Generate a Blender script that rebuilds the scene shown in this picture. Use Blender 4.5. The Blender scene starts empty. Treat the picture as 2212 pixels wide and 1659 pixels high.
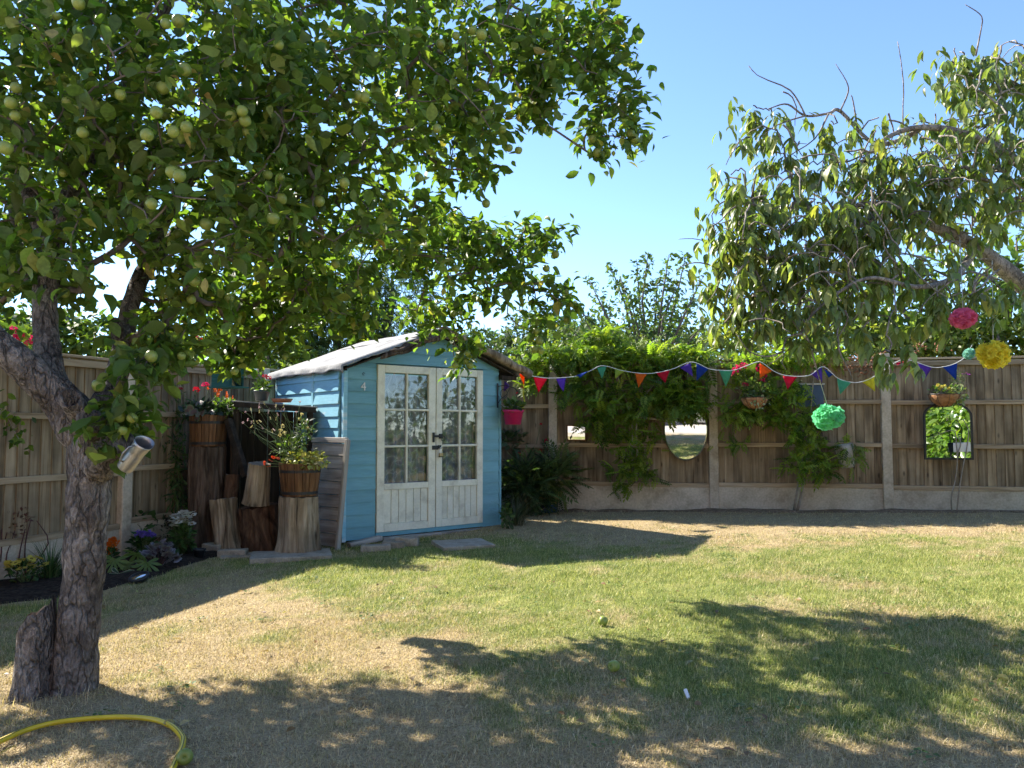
import bpy, bmesh, math, random
import numpy as np
from mathutils import Vector, Matrix, Euler, noise as mnoise

rnd = random.Random(7)
rng = np.random.default_rng(11)
R = math.radians
S = bpy.context.scene
COL = S.collection

# ------------------------------------------------------------------ camera, sky, sun, exposure
EYE = 1.08
PITCH = R(3.3)
cam_d = bpy.data.cameras.new('camera'); cam = bpy.data.objects.new('camera', cam_d); COL.objects.link(cam)
cam_d.sensor_fit = 'HORIZONTAL'; cam_d.sensor_width = 36.0; cam_d.lens = 36.0 * 1660 / 2212
cam_d.clip_start = 0.05; cam_d.clip_end = 2000
cam.location = (0, 0, EYE); cam.rotation_euler = (R(90) + PITCH, 0, 0)
S.camera = cam

SUN_EL, SUN_AZ = R(39), R(55)            # azimuth: degrees left of straight ahead
to_sun = Vector((-math.sin(SUN_AZ) * math.cos(SUN_EL), math.cos(SUN_AZ) * math.cos(SUN_EL), math.sin(SUN_EL)))
W = bpy.data.worlds.new('World'); S.world = W; W.use_nodes = True
wn = W.node_tree.nodes; wl = W.node_tree.links
sky = wn.new('ShaderNodeTexSky'); sky.sky_type = 'NISHITA'; sky.sun_disc = False
sky.sun_elevation = SUN_EL; sky.sun_rotation = -SUN_AZ
sky.air_density = 0.75; sky.dust_density = 0.0; sky.ozone_density = 4.0; sky.altitude = 60
wn['Background'].inputs['Strength'].default_value = 0.12
wl.new(sky.outputs[0], wn['Background'].inputs['Color'])
sun_d = bpy.data.lights.new('sun', 'SUN'); sun = bpy.data.objects.new('sun', sun_d); COL.objects.link(sun)
sun_d.energy = 4.7; sun_d.angle = R(0.53); sun_d.color = (1.0, 0.93, 0.82)
sun.rotation_euler = (-to_sun).to_track_quat('-Z', 'Y').to_euler(); sun.location = (-6, 6, 8)
S.view_settings.view_transform = 'Standard'; S.view_settings.look = 'None'
S.view_settings.exposure = 1.68; S.view_settings.gamma = 1.0; S.view_settings.use_curve_mapping = False
S.render.engine = 'CYCLES'
cy = S.cycles
cy.max_bounces = 7; cy.diffuse_bounces = 4; cy.glossy_bounces = 4; cy.transmission_bounces = 5; cy.transparent_max_bounces = 8
cy.caustics_reflective = False; cy.caustics_refractive = False
cy.use_adaptive_sampling = True; cy.adaptive_threshold = 0.02
cy.use_denoising = True
try:
    cy.denoiser = 'OPENIMAGEDENOISE'; cy.denoising_input_passes = 'RGB_ALBEDO_NORMAL'; cy.denoising_prefilter = 'ACCURATE'
except Exception:
    pass
cy.sample_clamp_indirect = 6.0

# ------------------------------------------------------------------ helpers: places
_cp, _sp = math.cos(PITCH), math.sin(PITCH)
def ray(px, py):                     # px, py: photo measured 2212 x 1659
    u = (px - 1106) / 1660; v = (829.5 - py) / 1660
    return Vector((u, _cp - v * _sp, _sp + v * _cp))
def at(px, py, Y):                   # the point of that sight line Y metres ahead
    d = ray(px, py); t = Y / d.y
    return Vector((d.x * t, Y, EYE + d.z * t))
def gz(x, y):
    x = min(max(x, -8), 8); y = min(max(y, -6), 14)
    return 0.02 * x + 0.01 * (y - 5)
def gp(px, py):                      # where that sight line meets the ground
    d = ray(px, py); t = 5.0
    for _ in range(30):
        t = (gz(d.x * t, d.y * t) - EYE) / d.z
    return Vector((d.x * t, d.y * t, gz(d.x * t, d.y * t)))
def G(x, y, dz=0.0): return Vector((x, y, gz(x, y) + dz))

# ------------------------------------------------------------------ helpers: materials
def new_mat(name):
    m = bpy.data.materials.new(name); m.use_nodes = True
    nt = m.node_tree; return m, nt, nt.nodes, nt.links, nt.nodes['Principled BSDF']
def ramp(n, stops):
    r = n.new('ShaderNodeValToRGB'); e = r.color_ramp.elements
    while len(e) > 1: e.remove(e[-1])
    for i, (p, c) in enumerate(stops):
        q = e[0] if i == 0 else e.new(p)
        q.position = p; q.color = (*c, 1)
    return r
def pmat(name, cols, scale=8, rough=0.7, bump=0.2, stretch=(1, 1, 1), metal=0.0, spec=0.4, detail=6, dist=0.01, vary=0.0, fine=0.0, distort=0.0, trans=0.0, emis=None):
    """noise coloured surface; cols are the real surface colours the noise runs through"""
    m, nt, n, l, b = new_mat(name)
    tc = n.new('ShaderNodeTexCoord'); mp = n.new('ShaderNodeMapping'); mp.inputs['Scale'].default_value = stretch
    oi = n.new('ShaderNodeObjectInfo'); add = n.new('ShaderNodeVectorMath'); add.operation = 'ADD'
    mul = n.new('ShaderNodeMath'); mul.operation = 'MULTIPLY'; mul.inputs[1].default_value = 37.0
    l.new(oi.outputs['Random'], mul.inputs[0]); l.new(tc.outputs['Object'], add.inputs[0]); l.new(mul.outputs[0], add.inputs[1])
    l.new(add.outputs[0], mp.inputs['Vector'])
    nz = n.new('ShaderNodeTexNoise'); nz.inputs['Scale'].default_value = scale; nz.inputs['Detail'].default_value = detail
    nz.inputs['Roughness'].default_value = 0.6; nz.inputs['Distortion'].default_value = distort
    l.new(mp.outputs[0], nz.inputs['Vector'])
    k = len(cols); rp = ramp(n, [(0.3 + 0.4 * i / max(1, k - 1), c) for i, c in enumerate(cols)])
    l.new(nz.outputs['Fac'], rp.inputs[0]); col = rp.outputs[0]
    if vary:
        hsv = n.new('ShaderNodeHueSaturation'); mr = n.new('ShaderNodeMapRange')
        mr.inputs['To Min'].default_value = 1 - vary; mr.inputs['To Max'].default_value = 1 + vary
        l.new(oi.outputs['Random'], mr.inputs['Value']); l.new(mr.outputs[0], hsv.inputs['Value']); l.new(col, hsv.inputs['Color']); col = hsv.outputs[0]
    if fine:
        nf = n.new('ShaderNodeTexNoise'); nf.inputs['Scale'].default_value = scale * 9; nf.inputs['Detail'].default_value = 3
        l.new(mp.outputs[0], nf.inputs['Vector'])
        mr2 = n.new('ShaderNodeMapRange'); mr2.inputs['From Min'].default_value = 0.3; mr2.inputs['From Max'].default_value = 0.7
        mr2.inputs['To Min'].default_value = 1 - fine; mr2.inputs['To Max'].default_value = 1 + fine
        l.new(nf.outputs['Fac'], mr2.inputs['Value'])
        mx = n.new('ShaderNodeMix'); mx.data_type = 'RGBA'; mx.blend_type = 'MULTIPLY'; mx.inputs['Factor'].default_value = 1
        l.new(col, mx.inputs['A']); l.new(mr2.outputs[0], mx.inputs['B']); col = mx.outputs['Result']
    l.new(col, b.inputs['Base Color'])
    b.inputs['Roughness'].default_value = rough; b.inputs['Metallic'].default_value = metal; b.inputs['Specular IOR Level'].default_value = spec
    if bump:
        bp = n.new('ShaderNodeBump'); bp.inputs['Strength'].default_value = bump; bp.inputs['Distance'].default_value = dist
        l.new(nz.outputs['Fac'], bp.inputs['Height']); l.new(bp.outputs[0], b.inputs['Normal'])
    if trans:
        tr = n.new('ShaderNodeBsdfTranslucent'); l.new(col, tr.inputs['Color'])
        ms = n.new('ShaderNodeMixShader'); ms.inputs[0].default_value = trans
        l.new(b.outputs[0], ms.inputs[1]); l.new(tr.outputs[0], ms.inputs[2]); l.new(ms.outputs[0], n['Material Output'].inputs['Surface'])
    return m
def leaf_mat(name, trans=0.42, rough=0.42, spec=0.45, tint=(1.35, 1.5, 0.45), vein=True):
    """leaf: colour from the mesh, light passes through the blade"""
    m, nt, n, l, b = new_mat(name)
    at_ = n.new('ShaderNodeAttribute'); at_.attribute_name = 'Col'
    oi = n.new('ShaderNodeObjectInfo'); mr = n.new('ShaderNodeMapRange'); mr.inputs['To Min'].default_value = 0.8; mr.inputs['To Max'].default_value = 1.2
    l.new(oi.outputs['Random'], mr.inputs['Value'])
    hs = n.new('ShaderNodeHueSaturation'); l.new(mr.outputs[0], hs.inputs['Value']); l.new(at_.outputs['Color'], hs.inputs['Color'])
    tc = n.new('ShaderNodeTexCoord'); nz = n.new('ShaderNodeTexNoise'); nz.inputs['Scale'].default_value = 60; nz.inputs['Detail'].default_value = 2
    l.new(tc.outputs['Object'], nz.inputs['Vector'])
    mr2 = n.new('ShaderNodeMapRange'); mr2.inputs['From Min'].default_value = 0.3; mr2.inputs['From Max'].default_value = 0.7; mr2.inputs['To Min'].default_value = 0.78; mr2.inputs['To Max'].default_value = 1.22
    l.new(nz.outputs['Fac'], mr2.inputs['Value'])
    mx0 = n.new('ShaderNodeMix'); mx0.data_type = 'RGBA'; mx0.blend_type = 'MULTIPLY'; mx0.inputs['Factor'].default_value = 1
    l.new(hs.outputs[0], mx0.inputs['A']); l.new(mr2.outputs[0], mx0.inputs['B'])
    col = mx0.outputs['Result']
    l.new(col, b.inputs['Base Color']); b.inputs['Roughness'].default_value = rough; b.inputs['Specular IOR Level'].default_value = spec
    mx = n.new('ShaderNodeMix'); mx.data_type = 'RGBA'; mx.blend_type = 'MULTIPLY'; mx.inputs['Factor'].default_value = 1
    mx.inputs['B'].default_value = (*tint, 1); mx.clamp_result = False
    l.new(col, mx.inputs['A'])
    tr = n.new('ShaderNodeBsdfTranslucent'); l.new(mx.outputs['Result'], tr.inputs['Color'])
    ms = n.new('ShaderNodeMixShader'); ms.inputs[0].default_value = trans
    l.new(b.outputs[0], ms.inputs[1]); l.new(tr.outputs[0], ms.inputs[2]); l.new(ms.outputs[0], n['Material Output'].inputs['Surface'])
    return m
def bark_mat(name, cols, scale=6, bump=0.9, dist=0.02, flake=0.5):
    m, nt, n, l, b = new_mat(name)
    tc = n.new('ShaderNodeTexCoord'); mp = n.new('ShaderNodeMapping'); mp.inputs['Scale'].default_value = (1, 1, 0.5)
    l.new(tc.outputs['Object'], mp.inputs[0])
    nz = n.new('ShaderNodeTexNoise'); nz.inputs['Scale'].default_value = scale; nz.inputs['Detail'].default_value = 8; nz.inputs['Roughness'].default_value = 0.65; nz.inputs['Distortion'].default_value = 0.6
    vo = n.new('ShaderNodeTexVoronoi'); vo.feature = 'F1'; vo.inputs['Scale'].default_value = scale * 5; vo.inputs['Randomness'].default_value = 1
    nd = n.new('ShaderNodeTexNoise'); nd.inputs['Scale'].default_value = scale * 3; l.new(mp.outputs[0], nd.inputs[0])
    va = n.new('ShaderNodeVectorMath'); va.operation = 'ADD'; vs = n.new('ShaderNodeVectorMath'); vs.operation = 'SCALE'; vs.inputs['Scale'].default_value = 0.07
    l.new(nd.outputs['Color'], vs.inputs[0]); l.new(mp.outputs[0], va.inputs[0]); l.new(vs.outputs[0], va.inputs[1]); l.new(va.outputs[0], vo.inputs['Vector'])
    l.new(mp.outputs[0], nz.inputs['Vector'])
    rp = ramp(n, [(0.28 + 0.44 * i / (len(cols) - 1), c) for i, c in enumerate(cols)]); l.new(nz.outputs['Fac'], rp.inputs[0])
    sep = n.new('ShaderNodeSeparateColor'); l.new(vo.outputs['Color'], sep.inputs[0])
    mr = n.new('ShaderNodeMapRange'); mr.inputs['To Min'].default_value = 1 - flake; mr.inputs['To Max'].default_value = 1 + flake * 0.6; l.new(sep.outputs[0], mr.inputs['Value'])
    mx = n.new('ShaderNodeMix'); mx.data_type = 'RGBA'; mx.blend_type = 'MULTIPLY'; mx.inputs['Factor'].default_value = 1
    l.new(rp.outputs[0], mx.inputs['A']); l.new(mr.outputs[0], mx.inputs['B']); l.new(mx.outputs['Result'], b.inputs['Base Color'])
    b.inputs['Roughness'].default_value = 0.9; b.inputs['Specular IOR Level'].default_value = 0.2
    mp2 = n.new('ShaderNodeMapping'); mp2.inputs['Scale'].default_value = (1, 1, 0.5); l.new(va.outputs[0], mp2.inputs[0])
    ve = n.new('ShaderNodeTexVoronoi'); ve.feature = 'DISTANCE_TO_EDGE'; ve.inputs['Scale'].default_value = scale * 2.6; l.new(mp2.outputs[0], ve.inputs['Vector'])
    ck = n.new('ShaderNodeMapRange'); ck.inputs['From Max'].default_value = 0.10; ck.inputs['To Min'].default_value = 0.5; l.new(ve.outputs['Distance'], ck.inputs['Value'])
    nf = n.new('ShaderNodeTexNoise'); nf.inputs['Scale'].default_value = scale * 14; nf.inputs['Detail'].default_value = 5; l.new(mp.outputs[0], nf.inputs['Vector'])
    nm = n.new('ShaderNodeMapRange'); nm.inputs['From Min'].default_value = 0.3; nm.inputs['From Max'].default_value = 0.7; nm.inputs['To Min'].default_value = 0.72; nm.inputs['To Max'].default_value = 1.3; l.new(nf.outputs['Fac'], nm.inputs['Value'])
    cm = n.new('ShaderNodeMath'); cm.operation = 'MULTIPLY'; l.new(ck.outputs[0], cm.inputs[0]); l.new(nm.outputs[0], cm.inputs[1])
    mx2 = n.new('ShaderNodeMix'); mx2.data_type = 'RGBA'; mx2.blend_type = 'MULTIPLY'; mx2.inputs['Factor'].default_value = 1
    l.new(mx.outputs['Result'], mx2.inputs['A']); l.new(cm.outputs[0], mx2.inputs['B']); l.new(mx2.outputs['Result'], b.inputs['Base Color'])
    ad0 = n.new('ShaderNodeMath'); ad0.operation = 'MULTIPLY_ADD'; ad0.inputs[1].default_value = 0.9; l.new(ck.outputs[0], ad0.inputs[0]); l.new(nf.outputs['Fac'], ad0.inputs[2])
    ad = n.new('ShaderNodeMath'); ad.operation = 'MULTIPLY_ADD'; ad.inputs[1].default_value = 0.5
    l.new(sep.outputs[0], ad.inputs[0]); l.new(ad0.outputs[0], ad.inputs[2])
    bp = n.new('ShaderNodeBump'); bp.inputs['Strength'].default_value = bump; bp.inputs['Distance'].default_value = dist
    l.new(ad.outputs[0], bp.inputs['Height']); l.new(bp.outputs[0], b.inputs['Normal'])
    return m
def glass_mat(name, tintc=(0.93, 0.96, 0.95)):
    m, nt, n, l, b = new_mat(name)
    gl = n.new('ShaderNodeBsdfGlossy'); gl.inputs['Roughness'].default_value = 0.02
    tp = n.new('ShaderNodeBsdfTransparent'); tp.inputs['Color'].default_value = (*tintc, 1)
    lw = n.new('ShaderNodeLayerWeight'); lw.inputs['Blend'].default_value = 0.5
    fr = n.new('ShaderNodeMapRange'); fr.inputs['To Min'].default_value = 0.04; fr.inputs['To Max'].default_value = 0.17; l.new(lw.outputs['Facing'], fr.inputs['Value'])
    tc = n.new('ShaderNodeTexCoord'); nz = n.new('ShaderNodeTexNoise'); nz.inputs['Scale'].default_value = 5; l.new(tc.outputs['Object'], nz.inputs['Vector'])
    bp = n.new('ShaderNodeBump'); bp.inputs['Strength'].default_value = 0.06; bp.inputs['Distance'].default_value = 0.01
    l.new(nz.outputs['Fac'], bp.inputs['Height']); l.new(bp.outputs[0], gl.inputs['Normal'])
    ms = n.new('ShaderNodeMixShader'); l.new(fr.outputs[0], ms.inputs[0]); l.new(tp.outputs[0], ms.inputs[1]); l.new(gl.outputs[0], ms.inputs[2])
    l.new(ms.outputs[0], n['Material Output'].inputs['Surface'])
    return m
def curtain_mat(name):
    m, nt, n, l, b = new_mat(name)
    tc = n.new('ShaderNodeTexCoord'); vo = n.new('ShaderNodeTexVoronoi'); vo.feature = 'DISTANCE_TO_EDGE'; vo.inputs['Scale'].default_value = 9
    nz = n.new('ShaderNodeTexNoise'); nz.inputs['Scale'].default_value = 4; l.new(tc.outputs['Object'], nz.inputs[0])
    va = n.new('ShaderNodeVectorMath'); va.operation = 'ADD'; vs = n.new('ShaderNodeVectorMath'); vs.operation = 'SCALE'; vs.inputs['Scale'].default_value = 0.35
    l.new(nz.outputs['Color'], vs.inputs[0]); l.new(tc.outputs['Object'], va.inputs[0]); l.new(vs.outputs[0], va.inputs[1]); l.new(va.outputs[0], vo.inputs['Vector'])
    rp = ramp(n, [(0.0, (0.46, 0.43, 0.46)), (0.04, (0.29, 0.27, 0.30)), (0.3, (0.20, 0.19, 0.215))]); l.new(vo.outputs['Distance'], rp.inputs[0])
    l.new(rp.outputs[0], b.inputs['Base Color']); b.inputs['Roughness'].default_value = 0.9; b.inputs['Specular IOR Level'].default_value = 0.1
    return m

def wood(name, cols, grain=(1, 1, 0.06), scale=26, bump=0.35, rough=0.8, vary=0.18, dist=0.004):
    return pmat(name, cols, scale=scale, rough=rough, bump=bump, stretch=grain, vary=vary, dist=dist, spec=0.25, distort=0.5)
def add_knots(m, scale=7.0, dark=0.35):
    nt = m.node_tree; n = nt.nodes; l = nt.links; b = n['Principled BSDF']; src = b.inputs['Base Color'].links[0].from_socket
    tc = n.new('ShaderNodeTexCoord'); oi = n.new('ShaderNodeObjectInfo'); mu = n.new('ShaderNodeMath'); mu.operation = 'MULTIPLY'; mu.inputs[1].default_value = 61; l.new(oi.outputs['Random'], mu.inputs[0])
    ad = n.new('ShaderNodeVectorMath'); ad.operation = 'ADD'; l.new(tc.outputs['Object'], ad.inputs[0]); l.new(mu.outputs[0], ad.inputs[1])
    mp = n.new('ShaderNodeMapping'); mp.inputs['Scale'].default_value = (1.3, 1.3, 0.55); l.new(ad.outputs[0], mp.inputs[0])
    vo = n.new('ShaderNodeTexVoronoi'); vo.inputs['Scale'].default_value = scale; l.new(mp.outputs[0], vo.inputs['Vector'])
    mr = n.new('ShaderNodeMapRange'); mr.inputs['From Min'].default_value = 0.05; mr.inputs['From Max'].default_value = 0.16; mr.inputs['To Min'].default_value = dark; l.new(vo.outputs['Distance'], mr.inputs['Value'])
    ns = n.new('ShaderNodeTexNoise'); ns.inputs['Scale'].default_value = 2.6; ns.inputs['Detail'].default_value = 4; l.new(ad.outputs[0], ns.inputs['Vector'])
    m2 = n.new('ShaderNodeMapRange'); m2.inputs['From Min'].default_value = 0.32; m2.inputs['From Max'].default_value = 0.62; m2.inputs['To Min'].default_value = 0.55; m2.inputs['To Max'].default_value = 1.15; l.new(ns.outputs['Fac'], m2.inputs['Value'])
    mm = n.new('ShaderNodeMath'); mm.operation = 'MULTIPLY'; l.new(mr.outputs[0], mm.inputs[0]); l.new(m2.outputs[0], mm.inputs[1])
    mx = n.new('ShaderNodeMix'); mx.data_type = 'RGBA'; mx.blend_type = 'MULTIPLY'; mx.inputs['Factor'].default_value = 1
    l.new(src, mx.inputs['A']); l.new(mm.outputs[0], mx.inputs['B']); l.new(mx.outputs['Result'], b.inputs['Base Color'])
M = {}
M['fence'] = wood('fence_wood', [(0.12, 0.08, 0.045), (0.275, 0.20, 0.12), (0.40, 0.305, 0.20)], scale=22)
M['dry_soil'] = pmat('dry_soil', [(0.10, 0.07, 0.045), (0.20, 0.145, 0.095), (0.30, 0.225, 0.15)], scale=30, rough=1.0, bump=1.0, dist=0.02, spec=0.1)
M['rail'] = wood('fence_rail_wood', [(0.18, 0.125, 0.07), (0.36, 0.265, 0.165), (0.47, 0.365, 0.245)], grain=(0.06, 1, 1))
M['concrete'] = pmat('concrete', [(0.36, 0.29, 0.205), (0.52, 0.435, 0.325), (0.60, 0.51, 0.39)], scale=5, rough=0.92, bump=0.25, vary=0.06, fine=0.14, spec=0.2, dist=0.006)
M['blue'] = pmat('blue_paint', [(0.125, 0.30, 0.36), (0.155, 0.355, 0.42), (0.195, 0.395, 0.46)], scale=7, rough=0.5, bump=0.25, stretch=(0.15, 1, 1.4), vary=0.09, fine=0.07, dist=0.004)
M['blue_worn_lit'] = pmat('blue_paint_worn_lit', [(0.20, 0.44, 0.55), (0.24, 0.50, 0.61), (0.25, 0.51, 0.62), (0.60, 0.64, 0.65)], scale=5, rough=0.38, bump=0.3, stretch=(0.3, 1, 1.6), vary=0.08, fine=0.08, dist=0.004, spec=0.6)  # worn blue paint; sun on the side wall is partly put into its colour
M['cream'] = pmat('cream_paint', [(0.58, 0.54, 0.42), (0.80, 0.76, 0.61), (0.83, 0.79, 0.65)], scale=6, rough=0.55, bump=0.2, vary=0.04, fine=0.06, dist=0.003)
M['felt'] = pmat('roofing_felt', [(0.20, 0.195, 0.19), (0.27, 0.265, 0.255), (0.33, 0.32, 0.31)], scale=5, rough=0.95, bump=0.3, fine=0.2, spec=0.2, dist=0.006)
M['bark'] = bark_mat('apple_bark', [(0.075, 0.06, 0.05), (0.19, 0.16, 0.135), (0.31, 0.275, 0.24), (0.44, 0.405, 0.365)], scale=8, bump=1.0, dist=0.05, flake=0.42)
M['twig'] = pmat('twig_bark', [(0.07, 0.055, 0.045), (0.20, 0.17, 0.145)], scale=20, rough=0.9, bump=0.4)
M['cherry_bark'] = bark_mat('cherry_bark', [(0.12, 0.098, 0.078), (0.27, 0.235, 0.195), (0.40, 0.36, 0.31)], scale=9, bump=0.5, dist=0.01, flake=0.3)
M['log_bark'] = pmat('log_bark', [(0.03, 0.02, 0.014), (0.14, 0.095, 0.068), (0.27, 0.20, 0.15)], scale=18, rough=0.95, bump=1.0, stretch=(1, 1, 0.14), dist=0.03, vary=0.12, distort=1.0, spec=0.15)
M['log_dark'] = pmat('log_dark_rotten', [(0.02, 0.012, 0.008), (0.09, 0.05, 0.03), (0.19, 0.11, 0.065)], scale=10, rough=0.95, bump=1.0, stretch=(1, 1, 0.35), dist=0.03, distort=1.0, spec=0.15)
M['log_pale'] = pmat('log_pale_wood', [(0.05, 0.032, 0.02), (0.22, 0.16, 0.10), (0.36, 0.275, 0.185), (0.46, 0.365, 0.26)], scale=16, rough=0.9, bump=1.0, stretch=(1, 1, 0.09), dist=0.02, distort=0.8, spec=0.2)
M['log_end'] = pmat('log_end_grain', [(0.12, 0.09, 0.065), (0.27, 0.21, 0.15)], scale=16, rough=0.95, bump=0.6, dist=0.01)
M['stave'] = wood('barrel_stave', [(0.06, 0.024, 0.009), (0.15, 0.068, 0.027), (0.25, 0.125, 0.055)], scale=30, rough=0.55, vary=0.25)
M['iron'] = pmat('black_iron', [(0.008, 0.008, 0.008), (0.02, 0.019, 0.018)], scale=30, rough=0.5, bump=0.2, spec=0.5)
M['grey_wood'] = wood('weathered_board', [(0.20, 0.17, 0.145), (0.37, 0.325, 0.285), (0.50, 0.455, 0.41)], grain=(0.06, 1, 1), scale=24)
M['grey_wood_up'] = wood('weathered_upright', [(0.20, 0.175, 0.15), (0.34, 0.31, 0.27), (0.45, 0.41, 0.36)], scale=24)
M['orange_wood'] = wood('new_batten', [(0.26, 0.14, 0.06), (0.40, 0.23, 0.10)], scale=24)
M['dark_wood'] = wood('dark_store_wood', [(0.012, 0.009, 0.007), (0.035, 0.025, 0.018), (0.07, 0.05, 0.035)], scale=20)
M['stone'] = pmat('paving_stone', [(0.21, 0.175, 0.135), (0.33, 0.28, 0.215), (0.40, 0.35, 0.28)], scale=9, rough=0.95, bump=0.4, vary=0.12, fine=0.18, dist=0.008, spec=0.2)
M['soil'] = pmat('bed_soil', [(0.016, 0.012, 0.010), (0.04, 0.03, 0.024), (0.075, 0.057, 0.045)], scale=30, rough=1.0, bump=1.0, dist=0.03, spec=0.1)
M['leaf'] = leaf_mat('apple_leaf', trans=0.48, rough=0.46, spec=0.35)
M['leaf_cherry'] = leaf_mat('cherry_leaf', trans=0.42, rough=0.38, spec=0.5)
M['leaf_vine'] = leaf_mat('vine_leaf', trans=0.55, rough=0.45, spec=0.4)
M['leaf_gloss'] = leaf_mat('laurel_leaf', trans=0.42, rough=0.28, spec=0.55)
M['leaf_bg'] = leaf_mat('distant_leaf', trans=0.35, rough=0.6, spec=0.25)
M['leaf_bed'] = leaf_mat('bed_leaf', trans=0.3, rough=0.5, spec=0.35, tint=(1.2, 1.4, 0.6))
M['grass'] = leaf_mat('grass_blade', trans=0.33, rough=0.55, spec=0.3, tint=(1.15, 1.25, 0.7))
M['apple'] = pmat('apple_skin', [(0.14, 0.20, 0.03), (0.20, 0.255, 0.045), (0.28, 0.29, 0.07)], scale=14, rough=0.38, bump=0.03, vary=0.12, fine=0.08, spec=0.45)
M['apple_far'] = M['apple']
M['mirror'] = pmat('mirror_glass', [(0.82, 0.84, 0.83), (0.84, 0.86, 0.85)], scale=2, rough=0.015, bump=0.0, metal=1.0)
M['mirror_edge'] = pmat('mirror_bevel', [(0.75, 0.75, 0.74), (0.85, 0.85, 0.84)], scale=3, rough=0.12, bump=0.0, metal=1.0)
M['glass'] = glass_mat('window_glass')
M['curtain'] = curtain_mat('lace_curtain')
M['zinc'] = pmat('galvanised_steel', [(0.22, 0.225, 0.23), (0.32, 0.325, 0.33), (0.42, 0.425, 0.43)], scale=9, rough=0.42, bump=0.05, metal=0.85, fine=0.08)
M['brass'] = pmat('brass', [(0.30, 0.22, 0.11), (0.42, 0.32, 0.17)], scale=10, rough=0.4, bump=0.05, metal=0.9)
M['steel'] = pmat('steel', [(0.6, 0.6, 0.6), (0.7, 0.7, 0.7)], scale=10, rough=0.25, bump=0.0, metal=1.0)
M['hose'] = pmat('yellow_hose', [(0.56, 0.40, 0.012), (0.66, 0.49, 0.02)], scale=18, rough=0.38, bump=0.05, spec=0.5)
M['hose_line'] = pmat('hose_stripe', [(0.03, 0.035, 0.02), (0.06, 0.06, 0.03)], scale=18, rough=0.5, bump=0.0)
M['black_plastic'] = pmat('black_plastic', [(0.012, 0.013, 0.015), (0.03, 0.032, 0.036)], scale=12, rough=0.45, bump=0.05)
M['grey_pot'] = pmat('dark_grey_pot', [(0.04, 0.055, 0.065), (0.07, 0.09, 0.10)], scale=12, rough=0.45, bump=0.05)
M['terracotta'] = pmat('terracotta', [(0.36, 0.12, 0.06), (0.47, 0.18, 0.10)], scale=14, rough=0.7, bump=0.1)
M['pink_pot'] = pmat('pink_plastic', [(0.50, 0.015, 0.11), (0.60, 0.03, 0.16)], scale=8, rough=0.4, bump=0.03)
M['teal'] = wood('teal_paint', [(0.018, 0.085, 0.105), (0.03, 0.125, 0.15)], grain=(0.1, 1, 1), scale=20, vary=0.06)
M['navy'] = pmat('navy_paint', [(0.03, 0.06, 0.12), (0.055, 0.10, 0.17)], scale=9, rough=0.5, bump=0.05)
M['coir'] = pmat('coir_liner', [(0.20, 0.085, 0.035), (0.36, 0.18, 0.08), (0.46, 0.26, 0.13)], scale=20, rough=0.95, bump=0.9, dist=0.01)
M['whitewash'] = pmat('whitewashed_pot', [(0.36, 0.33, 0.29), (0.52, 0.49, 0.45)], scale=10, rough=0.9, bump=0.4, fine=0.15)
M['white'] = pmat('white_card', [(0.72, 0.72, 0.71), (0.78, 0.78, 0.77)], scale=6, rough=0.6, bump=0.03)
M['string'] = pmat('white_string', [(0.6, 0.6, 0.58), (0.72, 0.72, 0.70)], scale=40, rough=0.8, bump=0.1)
M['cord'] = pmat('fishing_line', [(0.45, 0.44, 0.40), (0.6, 0.6, 0.56)], scale=40, rough=0.5, bump=0.0)
M['seed'] = pmat('bird_seed', [(0.22, 0.14, 0.06), (0.52, 0.40, 0.22)], scale=60, rough=0.9, bump=0.8)
M['yellow_glaze'] = pmat('yellow_blue_pot', [(0.30, 0.20, 0.05), (0.44, 0.31, 0.09)], scale=12, rough=0.6, bump=0.2)
M['blue_glaze'] = pmat('blue_glaze', [(0.02, 0.05, 0.13), (0.04, 0.08, 0.18)], scale=12, rough=0.4, bump=0.05)
M['stem'] = pmat('green_stem', [(0.07, 0.11, 0.03), (0.13, 0.18, 0.06)], scale=20, rough=0.6, bump=0.0)
M['stem_dry'] = pmat('dry_stem', [(0.22, 0.18, 0.13), (0.36, 0.31, 0.25)], scale=20, rough=0.8, bump=0.3)
M['stem_red'] = pmat('dark_red_stem', [(0.06, 0.022, 0.022), (0.13, 0.055, 0.05)], scale=20, rough=0.8, bump=0.3)
M['patio'] = pmat('patio_slab', [(0.38, 0.34, 0.30), (0.50, 0.46, 0.41)], scale=6, rough=0.9, bump=0.2, vary=0.1)
M['rattan'] = pmat('grey_rattan', [(0.05, 0.05, 0.055), (0.20, 0.195, 0.195)], scale=40, rough=0.7, bump=0.8, stretch=(1, 1, 4))
M['brick'] = pmat('house_brick', [(0.27, 0.13, 0.09), (0.40, 0.22, 0.16)], scale=14, rough=0.95, bump=0.5, stretch=(0.5, 1, 2))
M['bud'] = pmat('flower_eye', [(0.10, 0.06, 0.015), (0.30, 0.20, 0.03)], scale=40, rough=0.9, bump=0.3)
add_knots(M['fence']); add_knots(M['log_pale'], 5.0, .3); add_knots(M['log_bark'], 4.0, .3); add_knots(M['grey_wood'], 6, .45)
def petal(name, c, trans=0.35):
    lo = tuple(v * 0.78 for v in c)
    M[name] = pmat('petal_' + name, [lo, c], scale=30, rough=0.6, bump=0.05, vary=0.1, trans=trans, spec=0.25)
petal('red', (0.62, 0.012, 0.035)); petal('pinkred', (0.72, 0.03, 0.14)); petal('orange', (0.80, 0.17, 0.01)); petal('white_p', (0.80, 0.79, 0.70))
petal('yellow_p', (0.78, 0.66, 0.12)); petal('violet', (0.24, 0.16, 0.62)); petal('magenta', (0.42, 0.05, 0.40)); petal('palepink', (0.72, 0.50, 0.50))
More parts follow.
